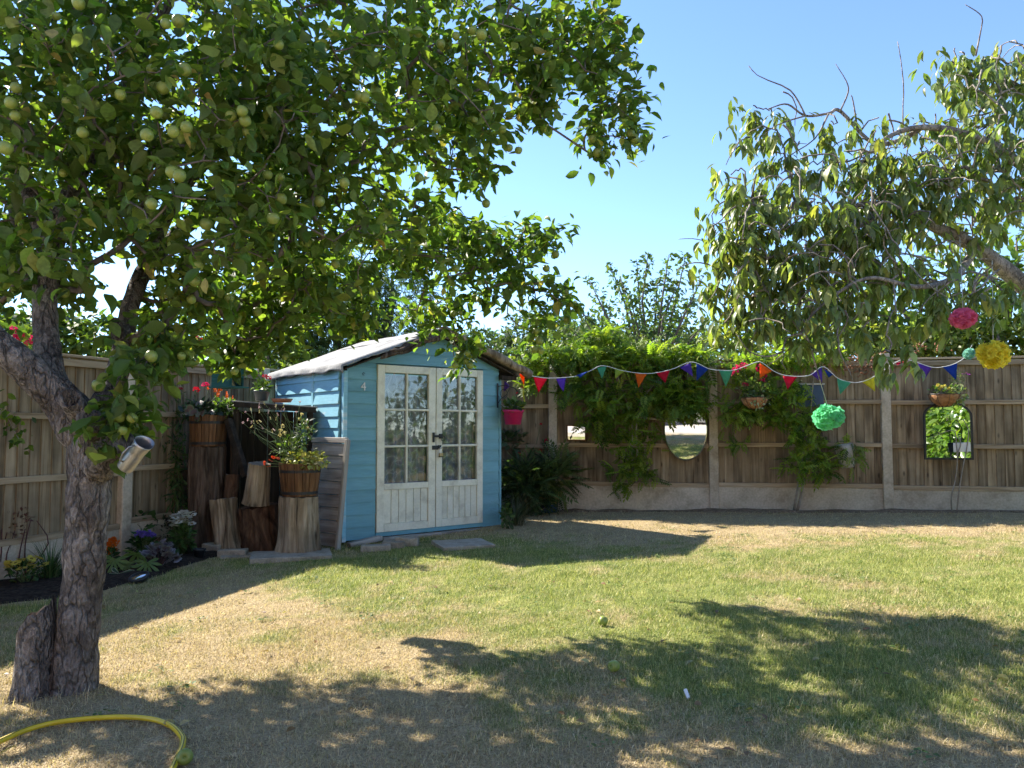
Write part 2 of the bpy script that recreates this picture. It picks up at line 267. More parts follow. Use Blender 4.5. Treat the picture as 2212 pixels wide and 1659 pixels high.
petal('cream_y', (0.66, 0.58, 0.24)); petal('coral', (0.72, 0.09, 0.03))
for k, c in dict(f_orange=(0.85, 0.17, 0.012), f_red=(0.62, 0.01, 0.05), f_purple=(0.12, 0.05, 0.36), f_blue=(0.012, 0.06, 0.36), f_green=(0.10, 0.42, 0.22), f_lime=(0.42, 0.55, 0.08), f_yellow=(0.68, 0.62, 0.04),
                 p_green=(0.24, 0.80, 0.42), p_yellow=(0.90, 0.78, 0.08), p_pink=(0.85, 0.20, 0.38), p_mint=(0.32, 0.66, 0.50)).items():
    petal(k, c, 0.46)

# ------------------------------------------------------------------ helpers: shapes
class MB:
    def __init__(self): self.v = []; self.f = []
    def add(self, vs, fs):
        o = len(self.v); self.v += [tuple(p) for p in vs]; self.f += [tuple(i + o for i in f) for f in fs]; return self
    def box(self, c, s, rot=None, taper=1.0):
        x, y, z = s[0] / 2, s[1] / 2, s[2] / 2
        P = [Vector((a * x * (taper if d > 0 else 1), b * y * (taper if d > 0 else 1), d * z)) for d in (-1, 1) for b in (-1, 1) for a in (-1, 1)]
        if rot is not None:
            m = Euler(rot).to_matrix(); P = [m @ p for p in P]
        c = Vector(c)
        return self.add([p + c for p in P], [(0, 2, 3, 1), (4, 5, 7, 6), (0, 1, 5, 4), (2, 6, 7, 3), (0, 4, 6, 2), (1, 3, 7, 5)])
    def tube(self, pts, rad, n=8, cap=True, rough=0.0, seed=0, flat=1.0):
        pts = [Vector(p) for p in pts]
        if not hasattr(rad, '__len__'): rad = [rad] * len(pts)
        ring = []; t0 = (pts[1] - pts[0]).normalized()
        u = t0.orthogonal().normalized()
        for i, p in enumerate(pts):
            t = (pts[min(i + 1, len(pts) - 1)] - pts[max(i - 1, 0)])
            t = t.normalized() if t.length > 1e-9 else t0
            u = (u - t * u.dot(t)); u = u.normalized() if u.length > 1e-6 else t.orthogonal().normalized()
            w = t.cross(u)
            for k in range(n):
                a = 2 * math.pi * k / n
                r = rad[i]
                if rough:
                    q = p + (u * math.cos(a) + w * math.sin(a)) * r
                    r *= 1 + rough * mnoise.noise(q * 7 + Vector((seed, 0, 0))) + rough * 0.5 * mnoise.noise(q * 19 + Vector((0, seed, 0))) + (rough * .35 * (abs(mnoise.noise(Vector((q.x * 46, q.y * 46, q.z * 17)))) - .3) if n > 24 else 0)
                ring.append(p + u * math.cos(a) * r + w * math.sin(a) * r * flat)
        fs = []
        for i in range(len(pts) - 1):
            for k in range(n):
                a, b = i * n + k, i * n + (k + 1) % n
                fs.append((a, b, b + n, a + n))
        if cap:
            fs.append(tuple(range(n - 1, -1, -1))); e = (len(pts) - 1) * n; fs.append(tuple(range(e, e + n)))
        return self.add(ring, fs)
    def lathe(self, prof, n=20, c=(0, 0, 0), mat=None, wob=0.0, seed=0, cap=False):
        vs, fs = [], []
        for j, (r, z) in enumerate(prof):
            for k in range(n):
                a = 2 * math.pi * k / n
                rr = r * (1 + wob * mnoise.noise(Vector((math.cos(a) * 1.3, math.sin(a) * 1.3, z * 2.5 + seed))) + 0.5 * wob * mnoise.noise(Vector((math.cos(a) * 4, math.sin(a) * 4, z * 1.5 + seed * 3))))
                p = Vector((rr * math.cos(a), rr * math.sin(a), z))
                if mat is not None: p = mat @ p
                vs.append(p + Vector(c))
        for j in range(len(prof) - 1):
            for k in range(n):
                a, b = j * n + k, j * n + (k + 1) % n
                fs.append((a, b, b + n, a + n))
        if cap:
            fs.append(tuple(range(n - 1, -1, -1))); e = (len(prof) - 1) * n; fs.append(tuple(range(e, e + n)))
        return self.add(vs, fs)
    def prism(self, poly, th, mat=None):
        k = len(poly)
        vs = [Vector((x, 0, z)) for x, z in poly] + [Vector((x, th, z)) for x, z in poly]
        if mat is not None: vs = [mat @ v for v in vs]
        fs = [tuple(range(k)), tuple(range(2 * k - 1, k - 1, -1))] + [(i, i + k, (i + 1) % k + k, (i + 1) % k) for i in range(k)]
        return self.add(vs, fs)
    def mesh(self, name, smooth=False, rec=True):
        me = bpy.data.meshes.new(name); me.from_pydata(self.v, [], self.f)
        if rec:
            bm = bmesh.new(); bm.from_mesh(me); bmesh.ops.recalc_face_normals(bm, faces=bm.faces); bm.to_mesh(me); bm.free()
        (me.shade_smooth if smooth else me.shade_flat)()
        return me
def obj(name, me, mat=None, parent=None, loc=None, rot=None, scale=None, mtx=None):
    if isinstance(me, MB): me = me.mesh(name)
    if mat is not None and len(me.materials) == 0: me.materials.append(M[mat] if isinstance(mat, str) else mat)
    o = bpy.data.objects.new(name, me); COL.objects.link(o)
    if parent is not None:
        o.parent = parent
        if parent.name in WR: o.matrix_parent_inverse = WR[parent.name]
    if mtx is not None: o.matrix_basis = mtx
    if loc is not None: o.location = loc
    if rot is not None: o.rotation_euler = rot
    if scale is not None: o.scale = (scale,) * 3 if not hasattr(scale, '__len__') else scale
    return o
WR = {}
def world_children(t):               # parts of t are given in world coordinates
    WR[t.name] = (Matrix.Translation(t.location) @ Euler(t.rotation_euler).to_matrix().to_4x4()).inverted(); return t
def tag(o, label, cat, group=None):
    o['label'] = label; o['category'] = cat
    if group: o['group'] = group
    return o
def thing(name, label, cat, loc=(0, 0, 0), rotz=0.0, group=None):
    o = bpy.data.objects.new(name, None); COL.objects.link(o); o.empty_display_size = 0.05
    o.location = loc; o.rotation_euler = (0, 0, rotz)
    return tag(o, label, cat, group)
def smooth_obj(name, mb, mat, parent=None, **k):
    return obj(name, mb.mesh(name, smooth=True), mat, parent, **k)
def bevel(o, w=0.004, seg=2):
    b = o.modifiers.new('edge', 'BEVEL'); b.width = w; b.segments = seg; b.limit_method = 'ANGLE'; return o

# ---- leaves
def tri(fs):
    out = []
    for f in fs:
        for i in range(1, len(f) - 1): out.append((f[0], f[i], f[i + 1]))
    return np.array(out, dtype=np.int32)
def leaf_tmpl(w, droop, fold, rows=4, curve=0.0):
    """blade 1 long, w wide; folded along the midrib, tip drooping"""
    vs, fs = [], []
    prof = {3: [0.05, 0.9, 0.75, 0.0], 4: [0.06, 0.8, 1.0, 0.62, 0.0], 2: [0.1, 1.0, 0.0]}[rows]
    for i, p in enumerate(prof):
        t = i / rows; h = w / 2 * p; z = -droop * t * t
        vs += [(-h, t, z + fold * h), (0, t, z), (h, t, z + fold * h)] if i < rows else [(curve, t * (1 - droop * .25), z)]
    for i in range(rows - 1):
        a = i * 3; fs += [(a, a + 1, a + 4, a + 3), (a + 1, a + 2, a + 5, a + 4)]
    a = (rows - 1) * 3; fs += [(a, a + 1, a + 3), (a + 1, a + 2, a + 3)]
    return np.array(vs, dtype=np.float64), tri(fs)
def pinnate_tmpl(n=5, w=0.36, l=0.42, droop=0.25):
    V, F = [], []
    def one(o, d, up, L, Wd):
        d = np.array(d) / np.linalg.norm(d); s = np.cross(d, up)
        b = len(V)
        o = np.array(o)
        V.extend([o, o + d * L * .45 - s * Wd / 2, o + d * L + np.array((0, 0, -.06)), o + d * L * .45 + s * Wd / 2, ])
        F.extend([(b, b + 1, b + 2), (b, b + 2, b + 3)])
    up = np.array((0, 0, 1.0))
    for i in range(n):
        t = 0.2 + 0.75 * i / n; z = -droop * t * t
        for sgn in (-1, 1):
            one((0, t, z), (sgn * .9, .55, -.25), up, l * (1 - .35 * t), w * .4)
    one((0, .92, -droop * .85), (0, 1, -.3), up, l * .7, w * .38)
    V.extend([np.array((-.008, 0, 0)), np.array((.008, 0, 0)), np.array((0, .95, -droop * .9))]); F.append((len(V) - 3, len(V) - 2, len(V) - 1))
    return np.array(V), np.array(F, dtype=np.int32)
T_APPLE = leaf_tmpl(0.58, 0.22, 0.35); T_CHERRY = leaf_tmpl(0.34, 0.36, 0.28); T_SMALL = leaf_tmpl(0.55, 0.15, 0.3, rows=2)
T_OVAL = leaf_tmpl(0.7, 0.12, 0.2, rows=3); T_LANCE = leaf_tmpl(0.2, 0.25, 0.25, rows=3); T_LAUREL = leaf_tmpl(0.42, 0.2, 0.25, rows=3)
T_APPLES = [T_APPLE, leaf_tmpl(0.50, 0.5, 0.55, curve=.08), leaf_tmpl(0.66, 0.05, 0.15, curve=-.06), leaf_tmpl(0.44, -0.22, 0.7, curve=.1)]; T_CHERRIES = [T_CHERRY, leaf_tmpl(0.30, 0.55, 0.4, curve=.06), leaf_tmpl(0.37, 0.15, 0.5, curve=-.05)]
T_PINN = pinnate_tmpl(5, 0.36, 0.42); T_FERN = pinnate_tmpl(8, 0.25, 0.28, 0.5)
def np_mesh(name, V, Fc, C=None, smooth=True):
    me = bpy.data.meshes.new(name); nv, nf = len(V), len(Fc)
    me.vertices.add(nv); me.vertices.foreach_set('co', np.ascontiguousarray(V, dtype=np.float32).ravel())
    me.loops.add(nf * 3); me.loops.foreach_set('vertex_index', np.ascontiguousarray(Fc, dtype=np.int32).ravel())
    me.polygons.add(nf); me.polygons.foreach_set('loop_start', np.arange(0, nf * 3, 3, dtype=np.int32))
    me.update(calc_edges=True)
    if C is not None:
        a = me.attributes.new('Col', 'FLOAT_COLOR', 'POINT'); c4 = np.ones((nv, 4), dtype=np.float32); c4[:, :3] = C; a.data.foreach_set('color', c4.ravel())
    (me.shade_smooth if smooth else me.shade_flat)()
    return me
def unit(a): return a / np.maximum(np.linalg.norm(a, axis=-1, keepdims=True), 1e-9)
def frames(fwd, nrm):
    f = unit(fwd); r = unit(np.cross(f, nrm)); n = np.cross(r, f); return r, f, n
def leaf_verts(tm, pos, fwd, nrm, size):
    tv, tf = tm; r, f, n = frames(fwd, nrm); s = np.asarray(size)[:, None, None]
    V = pos[:, None, :] + s * (tv[None, :, 0:1] * r[:, None, :] + tv[None, :, 1:2] * f[:, None, :] + tv[None, :, 2:3] * n[:, None, :])
    k = len(tv); Fc = tf[None, :, :] + (np.arange(len(pos)) * k)[:, None, None]
    return V.reshape(-1, 3), Fc.reshape(-1, 3), k
def leaves(name, tm, pos, fwd, nrm, size, col, mat, parent=None, stuff=False):
    V, Fc, k = leaf_verts(tm, np.asarray(pos, float), np.asarray(fwd, float), np.asarray(nrm, float), size)
    o = obj(name, np_mesh(name, V, Fc, np.repeat(np.asarray(col), k, axis=0)), mat, parent)
    if stuff: o['kind'] = 'stuff'
    return o
def leaves_mix(name, tms, pos, fwd, nrm, size, col, mat, parent=None):
    pick = rng.integers(0, len(tms), len(pos)); Vs, Fs, Cs, o_ = [], [], [], 0
    for i, tm in enumerate(tms):
        m = pick == i; V, Fc, k = leaf_verts(tm, pos[m], fwd[m], nrm[m], size[m]); Vs.append(V); Fs.append(Fc + o_); Cs.append(np.repeat(col[m], k, axis=0)); o_ += len(V)
    o = obj(name, np_mesh(name, np.concatenate(Vs), np.concatenate(Fs), np.concatenate(Cs)), mat, parent); o['kind'] = 'stuff'; return o
def palette(n, cols, w=None, jit=0.18):
    cols = np.array(cols); idx = rng.choice(len(cols), n, p=w)
    c = cols[idx] * (1 + rng.normal(0, jit, (n, 1))); return np.clip(c * (1 + rng.normal(0, 0.05, (n, 3))), 0.004, 0.9)
def leaf_parts(name, tm, pos, fwd, nrm, size, col, mat, parent, count, kinds=12):
    """the largest leaves in view become objects of their own; returns a mask of those used"""
    P = np.asarray(pos); d = P[:, 1] * _cp + (P[:, 2] - EYE) * _sp
    u = P[:, 0] / d; v = (-P[:, 1] * _sp + (P[:, 2] - EYE) * _cp) / d
    ok = (np.abs(u) < 0.655) & (np.abs(v) < 0.49) & (d > 0.5)
    score = np.where(ok, np.asarray(size) / d, -1); order = np.argsort(-score)[:count]
    mask = np.zeros(len(P), bool)
    mes = []
    cs = col[rng.choice(len(col), kinds)]
    tml = tm if isinstance(tm, list) else [tm]
    for i, c in enumerate(cs):
        tq = tml[i % len(tml)]; mes.append(np_mesh(name, tq[0], tq[1], np.repeat(c[None], len(tq[0]), 0)))
    r, f, n = frames(np.asarray(fwd), np.asarray(nrm))
    for i in order:
        if score[i] < 0: break
        mask[i] = True
        m = Matrix(np.block([[np.stack([r[i], f[i], n[i]], 1) * size[i], P[i][:, None]], [np.zeros((1, 3)), np.ones((1, 1))]]).tolist())
        obj(name, mes[rnd.randrange(kinds)], mat, parent, mtx=m)
    return mask
def rand_dirs(n): return unit(rng.normal(0, 1, (n, 3)))

# ------------------------------------------------------------------ the ground
def vnoise(x, y, seed=0.0):
    xi, yi = np.floor(x), np.floor(y); fx, fy = x - xi, y - yi
    fx = fx * fx * (3 - 2 * fx); fy = fy * fy * (3 - 2 * fy)
    h = lambda a, b: np.modf(np.abs(np.sin(a * 127.1 + b * 311.7 + seed * 74.7) * 43758.5453))[0]
    return (h(xi, yi) * (1 - fx) + h(xi + 1, yi) * fx) * (1 - fy) + (h(xi, yi + 1) * (1 - fx) + h(xi + 1, yi + 1) * fx) * fy
def fbm(x, y, seed=0.0): return vnoise(x, y, seed) * .5 + vnoise(x * 2.1, y * 2.1, seed + 3) * .3 + vnoise(x * 4.3, y * 4.3, seed + 7) * .2
def sstep(a, b, x): t = np.clip((x - a) / (b - a), 0, 1); return t * t * (3 - 2 * t)
def gauss(x, y, cx, cy_, sx, sy): return np.exp(-(((x - cx) / sx) ** 2 + ((y - cy_) / sy) ** 2))
def dryness(x, y):
    d = 0.50 + 1.15 * (fbm(x * 0.95, y * 0.95, 1) - .5) + 1.1 * (fbm(x * 3.1, y * 3.1, 5) - .5) + .5 * (fbm(x * 9, y * 9, 8) - .5)
    d = d + 0.45 * gauss(x, y, -1.7, 3.4, 1.5, 1.4) + 0.75 * sstep(7.3, 8.1, y + 0.10 * x) + 0.42 * gauss(x, y, -0.3, 2.6, 1.5, 0.8) + 0.2 * gauss(x, y, 2.2, 6.7, .8, .3) + .25 * gauss(x, y, 1.5, 2.5, .8, .5) + 0.22 * gauss(x, y, -1.3, 4.9, .9, .5)
    d = d - 0.5 * gauss(x, y, 0.5, 5.5, 1.6, .9) - 0.30 * gauss(x, y, 3.0, 5.5, 1.2, 1.0) - 0.36 * gauss(x, y, 1.3, 3.6, 1.0, .8) - 0.40 * gauss(x, y, 0.4, 6.6, 1.0, .5) + 0.12 * gauss(x, y, 1.7, 2.4, .8, .4)
    return np.clip(d, 0, 1)
def gz_np(x, y):
    return 0.02 * np.clip(x, -8, 8) + 0.01 * (np.clip(y, -6, 14) - 5)
def lawn_colour(x, y, n):
    d = dryness(x, y); r = n
    green = np.array((0.155, 0.205, 0.05)); lime = np.array((0.46, 0.45, 0.15)); straw = np.array((0.47, 0.36, 0.20)); pale = np.array((0.60, 0.49, 0.31)); brown = np.array((0.26, 0.17, 0.09))
    k = np.clip((d - .42) * 2.0 + .5 + (r - .5) * 1.7, 0, 1)[:, None]
    g = green + (lime - green) * sstep(.2, .9, r)[:, None]
    s = straw + (pale - straw) * sstep(.5, 1, r)[:, None]; s = np.where((r < .18)[:, None], brown, s)
    return g * (1 - k) + s * k
def axis(lo, hi, step, far):
    core = np.arange(lo, hi + step, step); ext = []; s = step; a = hi
    while a < far: s *= 1.6; a += s; ext.append(a)
    ext2 = []; s = step; a = lo
    while a > -far: s *= 1.6; a -= s; ext2.append(a)
    return np.concatenate([ext2[::-1], core, ext])
gx, gy = axis(-5, 6, 0.065, 600), axis(0.6, 10.5, 0.065, 600)
XX, YY = np.meshgrid(gx, gy); xx, yy = XX.ravel(), YY.ravel()
zz = gz_np(xx, yy) + 0.018 * (fbm(xx * 2, yy * 2, 2) - .5) - 0.006
near = (np.abs(xx) < 7) & (yy < 12) & (yy > -2); zz = np.where(near, zz, gz_np(xx, yy) - 0.02)
nx, ny = len(gx), len(gy)
q = (np.arange(ny - 1)[:, None] * nx + np.arange(nx - 1)[None]).ravel()
GF = np.concatenate([np.stack([q, q + 1, q + nx + 1], 1), np.stack([q, q + nx + 1, q + nx], 1)])
gc = lawn_colour(xx, yy, 0.25 + 0.5 * vnoise(xx * 14, yy * 14, 9)) * 0.8 * (0.8 + 0.4 * vnoise(xx * 31, yy * 31, 4))[:, None]
def ground_mat():
    m, nt, n, l, b = new_mat('lawn_thatch')
    a = n.new('ShaderNodeAttribute'); a.attribute_name = 'Col'
    tc = n.new('ShaderNodeTexCoord'); nz = n.new('ShaderNodeTexNoise'); nz.inputs['Scale'].default_value = 90; nz.inputs['Detail'].default_value = 5; l.new(tc.outputs['Object'], nz.inputs['Vector'])
    mr = n.new('ShaderNodeMapRange'); mr.inputs['From Min'].default_value = .3; mr.inputs['From Max'].default_value = .7; mr.inputs['To Min'].default_value = .55; mr.inputs['To Max'].default_value = 1.4; l.new(nz.outputs['Fac'], mr.inputs['Value'])
    mx = n.new('ShaderNodeMix'); mx.data_type = 'RGBA'; mx.blend_type = 'MULTIPLY'; mx.inputs['Factor'].default_value = 1
    l.new(a.outputs['Color'], mx.inputs['A']); l.new(mr.outputs[0], mx.inputs['B']); l.new(mx.outputs['Result'], b.inputs['Base Color'])
    b.inputs['Roughness'].default_value = 1; b.inputs['Specular IOR Level'].default_value = .1
    bp = n.new('ShaderNodeBump'); bp.inputs['Strength'].default_value = 1; bp.inputs['Distance'].default_value = .02; l.new(nz.outputs['Fac'], bp.inputs['Height']); l.new(bp.outputs[0], b.inputs['Normal'])
    return m
M['ground'] = ground_mat()
ground = obj('ground', np_mesh('ground', np.stack([xx, yy, zz], 1), GF, gc), 'ground'); ground['kind'] = 'structure'; ground['label'] = 'dry mown lawn with straw coloured and green patches'

# soil of the flower bed along the side fence and under the fence at the back
def soil_sheet(name, poly_l, poly_r, lift):
    mb = MB(); rows = len(poly_l); cols_ = 14
    for (a, b) in zip(poly_l, poly_r):
        for j in range(cols_ + 1):
            t = j / cols_; x = a[0] + (b[0] - a[0]) * t; y = a[1] + (b[1] - a[1]) * t
            e = min(1, min(t, 1 - t) * 6)
            mb.v.append((x, y, gz(x, y) - 0.02 + e * (lift + 0.03 * mnoise.noise(Vector((x * 6, y * 6, 0))) + 0.02 * mnoise.noise(Vector((x * 17, y * 17, 3))))))
    for i in range(rows - 1):
        for j in range(cols_):
            a = i * (cols_ + 1) + j; mb.f.append((a, a + 1, a + cols_ + 2, a + cols_ + 1))
    o = smooth_obj(name, mb, 'soil' if name == 'bed_soil' else 'dry_soil'); o['kind'] = 'structure'; return o
def lerp_path(pts, n):
    out = []
    for i in range(n):
        t = i / (n - 1) * (len(pts) - 1); k = min(int(t), len(pts) - 2); f = t - k
        out.append(tuple(pts[k][c] + (pts[k + 1][c] - pts[k][c]) * f for c in range(len(pts[0]))))
    return out
FL0 = Vector((-3.73, 6.30, 0)); FLD = Vector((0.34, 0.94, 0)).normalized()         # side fence line
def fl(s, off=0.0): p = FL0 + FLD * s + Vector((FLD.y, -FLD.x, 0)) * off; return (p.x, p.y)
bed_edge = [(-4.4, 4.3), (-3.75, 4.85), (-3.30, 5.08), (-2.86, 5.38), (-2.72, 5.85), (-2.62, 6.4), (-2.5, 6.95), (-2.35, 7.6)]
soil_sheet('bed_soil', lerp_path([fl(-2.6, .02), fl(-1.3, .02), fl(-.6, .02), fl(.2, .02), fl(.8, .02), fl(1.3, .02), fl(1.9, .02), fl(2.4, .02)], 40), lerp_path(bed_edge, 40), 0.045)
def fb(x, off=0.0):   # back fence line; off towards the camera
    return (x - 0.179 * off, 9.83 - 0.182 * x - 0.984 * off)
soil_sheet('fence_soil', [fb(-0.2 + i * .2, .02) for i in range(34)], [fb(-0.2 + i * .2, .22 + .07 * mnoise.noise(Vector((i * .7, 1, 0)))) for i in range(34)], 0.03)

# grass blades
def grass():
    def field(n, y0, y1):
        y = np.sqrt(rng.uniform(y0 * y0, y1 * y1, n)); x = rng.uniform(-0.72, 0.72, n) * y
        bx = np.interp(y, [p[1] for p in bed_edge], [p[0] for p in bed_edge])
        keep = (x > bx + rng.normal(0, .03, n)) & (y < 9.66 - 0.182 * x)
        # nothing grows under the shed, the stacked logs or the trunk
        lx = (x + 1.61) * .777 + (y - 7.30) * .629; ly = -(x + 1.61) * .629 + (y - 7.30) * .777
        keep &= ~((lx > -0.05) & (lx < 2.05) & (ly > 0.02)) & ~((lx < 0.02) & (ly > 0.0) & (y > 6.75))
        keep &= ((x + 1.98) ** 2 + (y - 3.33) ** 2) > 0.16 ** 2
        d = dryness(x, y); keep &= rng.uniform(0, 1, n) > 0.35 * sstep(.55, 1, d)
        return x[keep], y[keep]
    out = []
    for (n, y0, y1, wd, ln, seg) in ((230000, 2.0, 4.6, .0022, .025, 2), (200000, 4.6, 7.0, .0034, .026, 1), (150000, 7.0, 10.2, .0048, .028, 1)):
        x, y = field(n, y0, y1)
        lm = np.ones(len(x))
        if seg == 2:      # longer tufts the mower misses round the trunk, and scattered coarse tussocks
            m = 1500; a = rng.uniform(0, 6.283, m); rr = rng.uniform(.12, .30, m); sc = rng.choice(2, m, p=[.7, .3])
            tx = np.where(sc == 0, ab0[0] + .03, ab0[0] - .16) + rr * np.cos(a) * .9; ty = ab0[1] + rr * np.sin(a)
            cx, cyy = rng.uniform(-2.2, 2.6, 60), rng.uniform(2.3, 4.6, 60); k_ = rng.integers(0, 60, 1800)
            x = np.concatenate([x, tx, cx[k_] + rng.normal(0, .03, 1800)]); y = np.concatenate([y, ty, cyy[k_] + rng.normal(0, .03, 1800)]); lm = np.concatenate([lm, rng.uniform(1.2, 2.6, m), rng.uniform(1.1, 1.7, 1800)])
        n = len(x)
        z = gz_np(x, y) - 0.008
        d = dryness(x, y)
        tilt = np.clip(rng.normal(.9, .38, n) + .25 * d, .05, 1.5); az = rng.uniform(0, 2 * np.pi, n)
        L = ln * lm * rng.uniform(.5, 1.25, n) * (1 + .35 * (1 - d)); w = wd * rng.uniform(.6, 1.3, n)
        dirh = np.stack([np.cos(az), np.sin(az), np.zeros(n)], 1); side = np.stack([-np.sin(az), np.cos(az), np.zeros(n)], 1) * (w / 2)[:, None]
        base = np.stack([x, y, z], 1); up = np.array((0, 0, 1.0))
        mid = base + (dirh * np.sin(tilt * .6)[:, None] + up * np.cos(tilt * .6)[:, None]) * (L * .55)[:, None]
        tip = mid + (dirh * np.sin(tilt * 1.25)[:, None] + up * np.cos(tilt * 1.25)[:, None]) * (L * .55)[:, None]
        c = lawn_colour(x, y, rng.uniform(0, 1, n)) * rng.uniform(.75, 1.25, (n, 1))
        if seg == 2:
            V = np.stack([base - side, base + side, mid - side * .8, mid + side * .8, tip], 1); T = np.array([(0, 1, 3), (0, 3, 2), (2, 3, 4)])
        else:
            V = np.stack([base - side, base + side, tip], 1); T = np.array([(0, 1, 2)])
        k = V.shape[1]
        out.append((V.reshape(-1, 3), T[None] + (np.arange(n) * k)[:, None, None], np.repeat(c, k, 0)))
    o = 0; Vs, Fs, Cs = [], [], []
    for V, Fc, C in out:
        Vs.append(V); Fs.append(Fc.reshape(-1, 3) + o); Cs.append(C); o += len(V)
    g = obj('lawn_grass', np_mesh('lawn_grass', np.concatenate(Vs), np.concatenate(Fs), np.concatenate(Cs)), 'grass')
    g['kind'] = 'stuff'; g['label'] = 'short half dried grass blades covering the lawn'
ab0 = gp(145, 1485)
grass()

# ------------------------------------------------------------------ fences
def board_mesh(w, h, th, seed):
    mb = MB(); r = random.Random(seed); t = 0.5
    a = r.uniform(-.003, .003); b = r.uniform(-.003, .003); top = h + r.uniform(-.006, .006)
    mb.add([(0, 0, 0), (w, th * .45, 0), (w, th, 0), (0, th, 0), (a, 0, top), (w + b, th * .45, top), (w + b, th, top), (a, th, top)],
           [(0, 3, 2, 1), (4, 5, 6, 7), (0, 1, 5, 4), (1, 2, 6, 5), (2, 3, 7, 6), (3, 0, 4, 7)])
    return mb.mesh('board')
BOARDS = {}
def get_board(w, h, k):
    key = (round(w, 3), round(h, 3), k)
    if key not in BOARDS:
        BOARDS[key] = board_mesh(w, h, 0.02, k); BOARDS[key].materials.append(M['fence'])
    return BOARDS[key]
RAILS = {}
def fence(name, label, origin, rotz, posts, zb, ht, gravel_h, post_top, first=True):
    """local x runs along the fence, local -y faces the lawn; origin at z = 0"""
    t = thing(name, label, 'fence', origin, rotz)
    r = random.Random(len(name))
    for i, x in enumerate(posts):
        pm = MB(); pm.box((0, 0, post_top[i] / 2 - .15), (0.11, 0.11, post_top[i] + .3), taper=0.97)
        bevel(obj('post', pm, 'concrete', t, loc=(x, 0.02, 0)), .008)
    for i in range(len(posts) - 1):
        x0, x1 = posts[i] + .03, posts[i + 1] - .03; L = x1 - x0; z = zb[i]
        gb = MB(); gb.box(((x0 + x1) / 2, .02, z - gravel_h / 2 + .006), (L, .05, gravel_h)); bevel(obj('gravel_board', gb, 'concrete', t), .006)
        p = bpy.data.objects.new('panel', None); COL.objects.link(p); p.parent = t; p.location = (x0, 0, z); p.empty_display_size = .05
        n = round(L / 0.098); w = L / n
        for k in range(n):
            b = obj('board', get_board(w + .018, ht + .02, r.randrange(5)), None, p, loc=(k * w, 0.022 + r.uniform(0, .003), -.03), rot=(0, r.uniform(-.003, .003), R(0.5)))
        for j, zz_ in enumerate((0.03, ht / 3, ht * 2 / 3, ht - .05)):
            rm = MB(); h = .05 if j < 3 else .06; rm.box((L / 2, 0.003, zz_), (L - .004, .036, h), rot=(R(r.uniform(-3, 3)), R(r.uniform(-.25, .25)), 0)); bevel(obj('rail', rm, 'rail', p), .004)
        cm = MB(); cm.box((L / 2, .018, ht + .006), (L - .002, .075, .024), rot=(R(r.uniform(-1, 1)), 0, 0)); bevel(obj('cap_rail', cm, 'rail', p), .004)
    return t
px0 = 0.52
fs_ = math.sqrt(1 + .182 ** 2)
fdir = Vector((1, -.182, 0)).normalized()
xs = [-2.47 * fs_ - .0, -1.41 * fs_, px0 * fs_, 2.453 * fs_, 4.39 * fs_, 6.33 * fs_]
fence('back_fence', 'brown close-board fence with concrete posts running across behind the lawn', (0, 9.83, 0), math.atan2(fdir.y, fdir.x), xs,
      [.33, .34, .36, .372, .36], 1.53, 0.34, [1.93, 1.93, 1.95, 1.955, 1.96, 1.95])
sp = [-3.15, -1.22, .71, 2.64, 4.15]
fence('side_fence', 'brown close-board fence along the flower bed behind the apple tree', (FL0.x, FL0.y, 0), math.atan2(FLD.y, FLD.x), sp,
      [.16, .178, .215, .25], 1.50, 0.30, [1.70, 1.70, 1.73, 1.765, 1.77])

# ------------------------------------------------------------------ the shed
SW, SD, SE, SR = 1.90, 1.55, 1.62, 2.03          # width, depth, eaves and ridge heights
RX, SER = 1.06, 1.70                             # ridge position, far eaves height
shed = thing('garden_shed', 'blue painted wooden shed with cream glazed double doors and grey felt roof', 'shed', (-1.61, 7.30, 0.02), R(39))
def wboard(xl0, xr0, xl1, xr1, z0, z1, lip=.022):
    mb = MB()
    mb.add([(xl0, -lip, z0), (xr0, -lip, z0), (xr1, -.011, z1), (xl1, -.011, z1), (xl0, .004, z0), (xr0, .004, z0), (xr1, .004, z1), (xl1, .004, z1)],
           [(0, 1, 2, 3), (5, 4, 7, 6), (4, 5, 1, 0), (3, 2, 6, 7), (4, 0, 3, 7), (1, 5, 6, 2)])
    return mb
fw = obj('front_wall', MB().box((SW / 2, .055, .06), (SW - .02, .06, .08)).box((.18, .05, .85), (.34, .04, 1.5)).box((SW - .14, .05, .85), (.25, .04, 1.5)), 'blue', shed)
gp_ = MB().prism([(.02, 1.59), (SW - .02, 1.59), (SW - .02, SER - .02), (RX, SR - .03)], .03, Matrix.Translation((0, .03, 0))); obj('gable_backing', gp_, 'blue', shed)
DX0, DXM, DX1, DZ0, DZ1 = .357, 1.036, 1.645, .052, 1.685
bh = .118
def roof_z(x): return SE + (SR - SE) * x / RX if x < RX else SR - (SR - SER) * (x - RX) / (SW - RX)
for i in range(15):
    z0, z1 = i * bh, (i + 1) * bh + .012
    if z1 < DZ1 + .04 or z0 < DZ1 - .03:
        zt = min(z1, DZ1 + .012)
        obj('board', wboard(.035, DX0 - .004 + rnd.uniform(-.004, .003), .035, DX0 - .004, z0, zt), 'blue', fw)
        obj('board', wboard(DX1 + .006, SW - .03, DX1 + .006, SW - .03, z0, zt), 'blue', fw)
zc = DZ1 + .014
while zc < SR - .05:
    z1 = min(zc + bh, SR - .02)
    la = lambda z: max(0.0, (z - SE) / (SR - SE)) * RX + .02
    ra = lambda z: SW - .02 - max(0.0, (z - SER) / (SR - SER)) * (SW - RX)
    obj('board', wboard(la(zc), ra(zc), la(z1), ra(z1), zc, z1 + .006), 'blue', fw); zc += bh
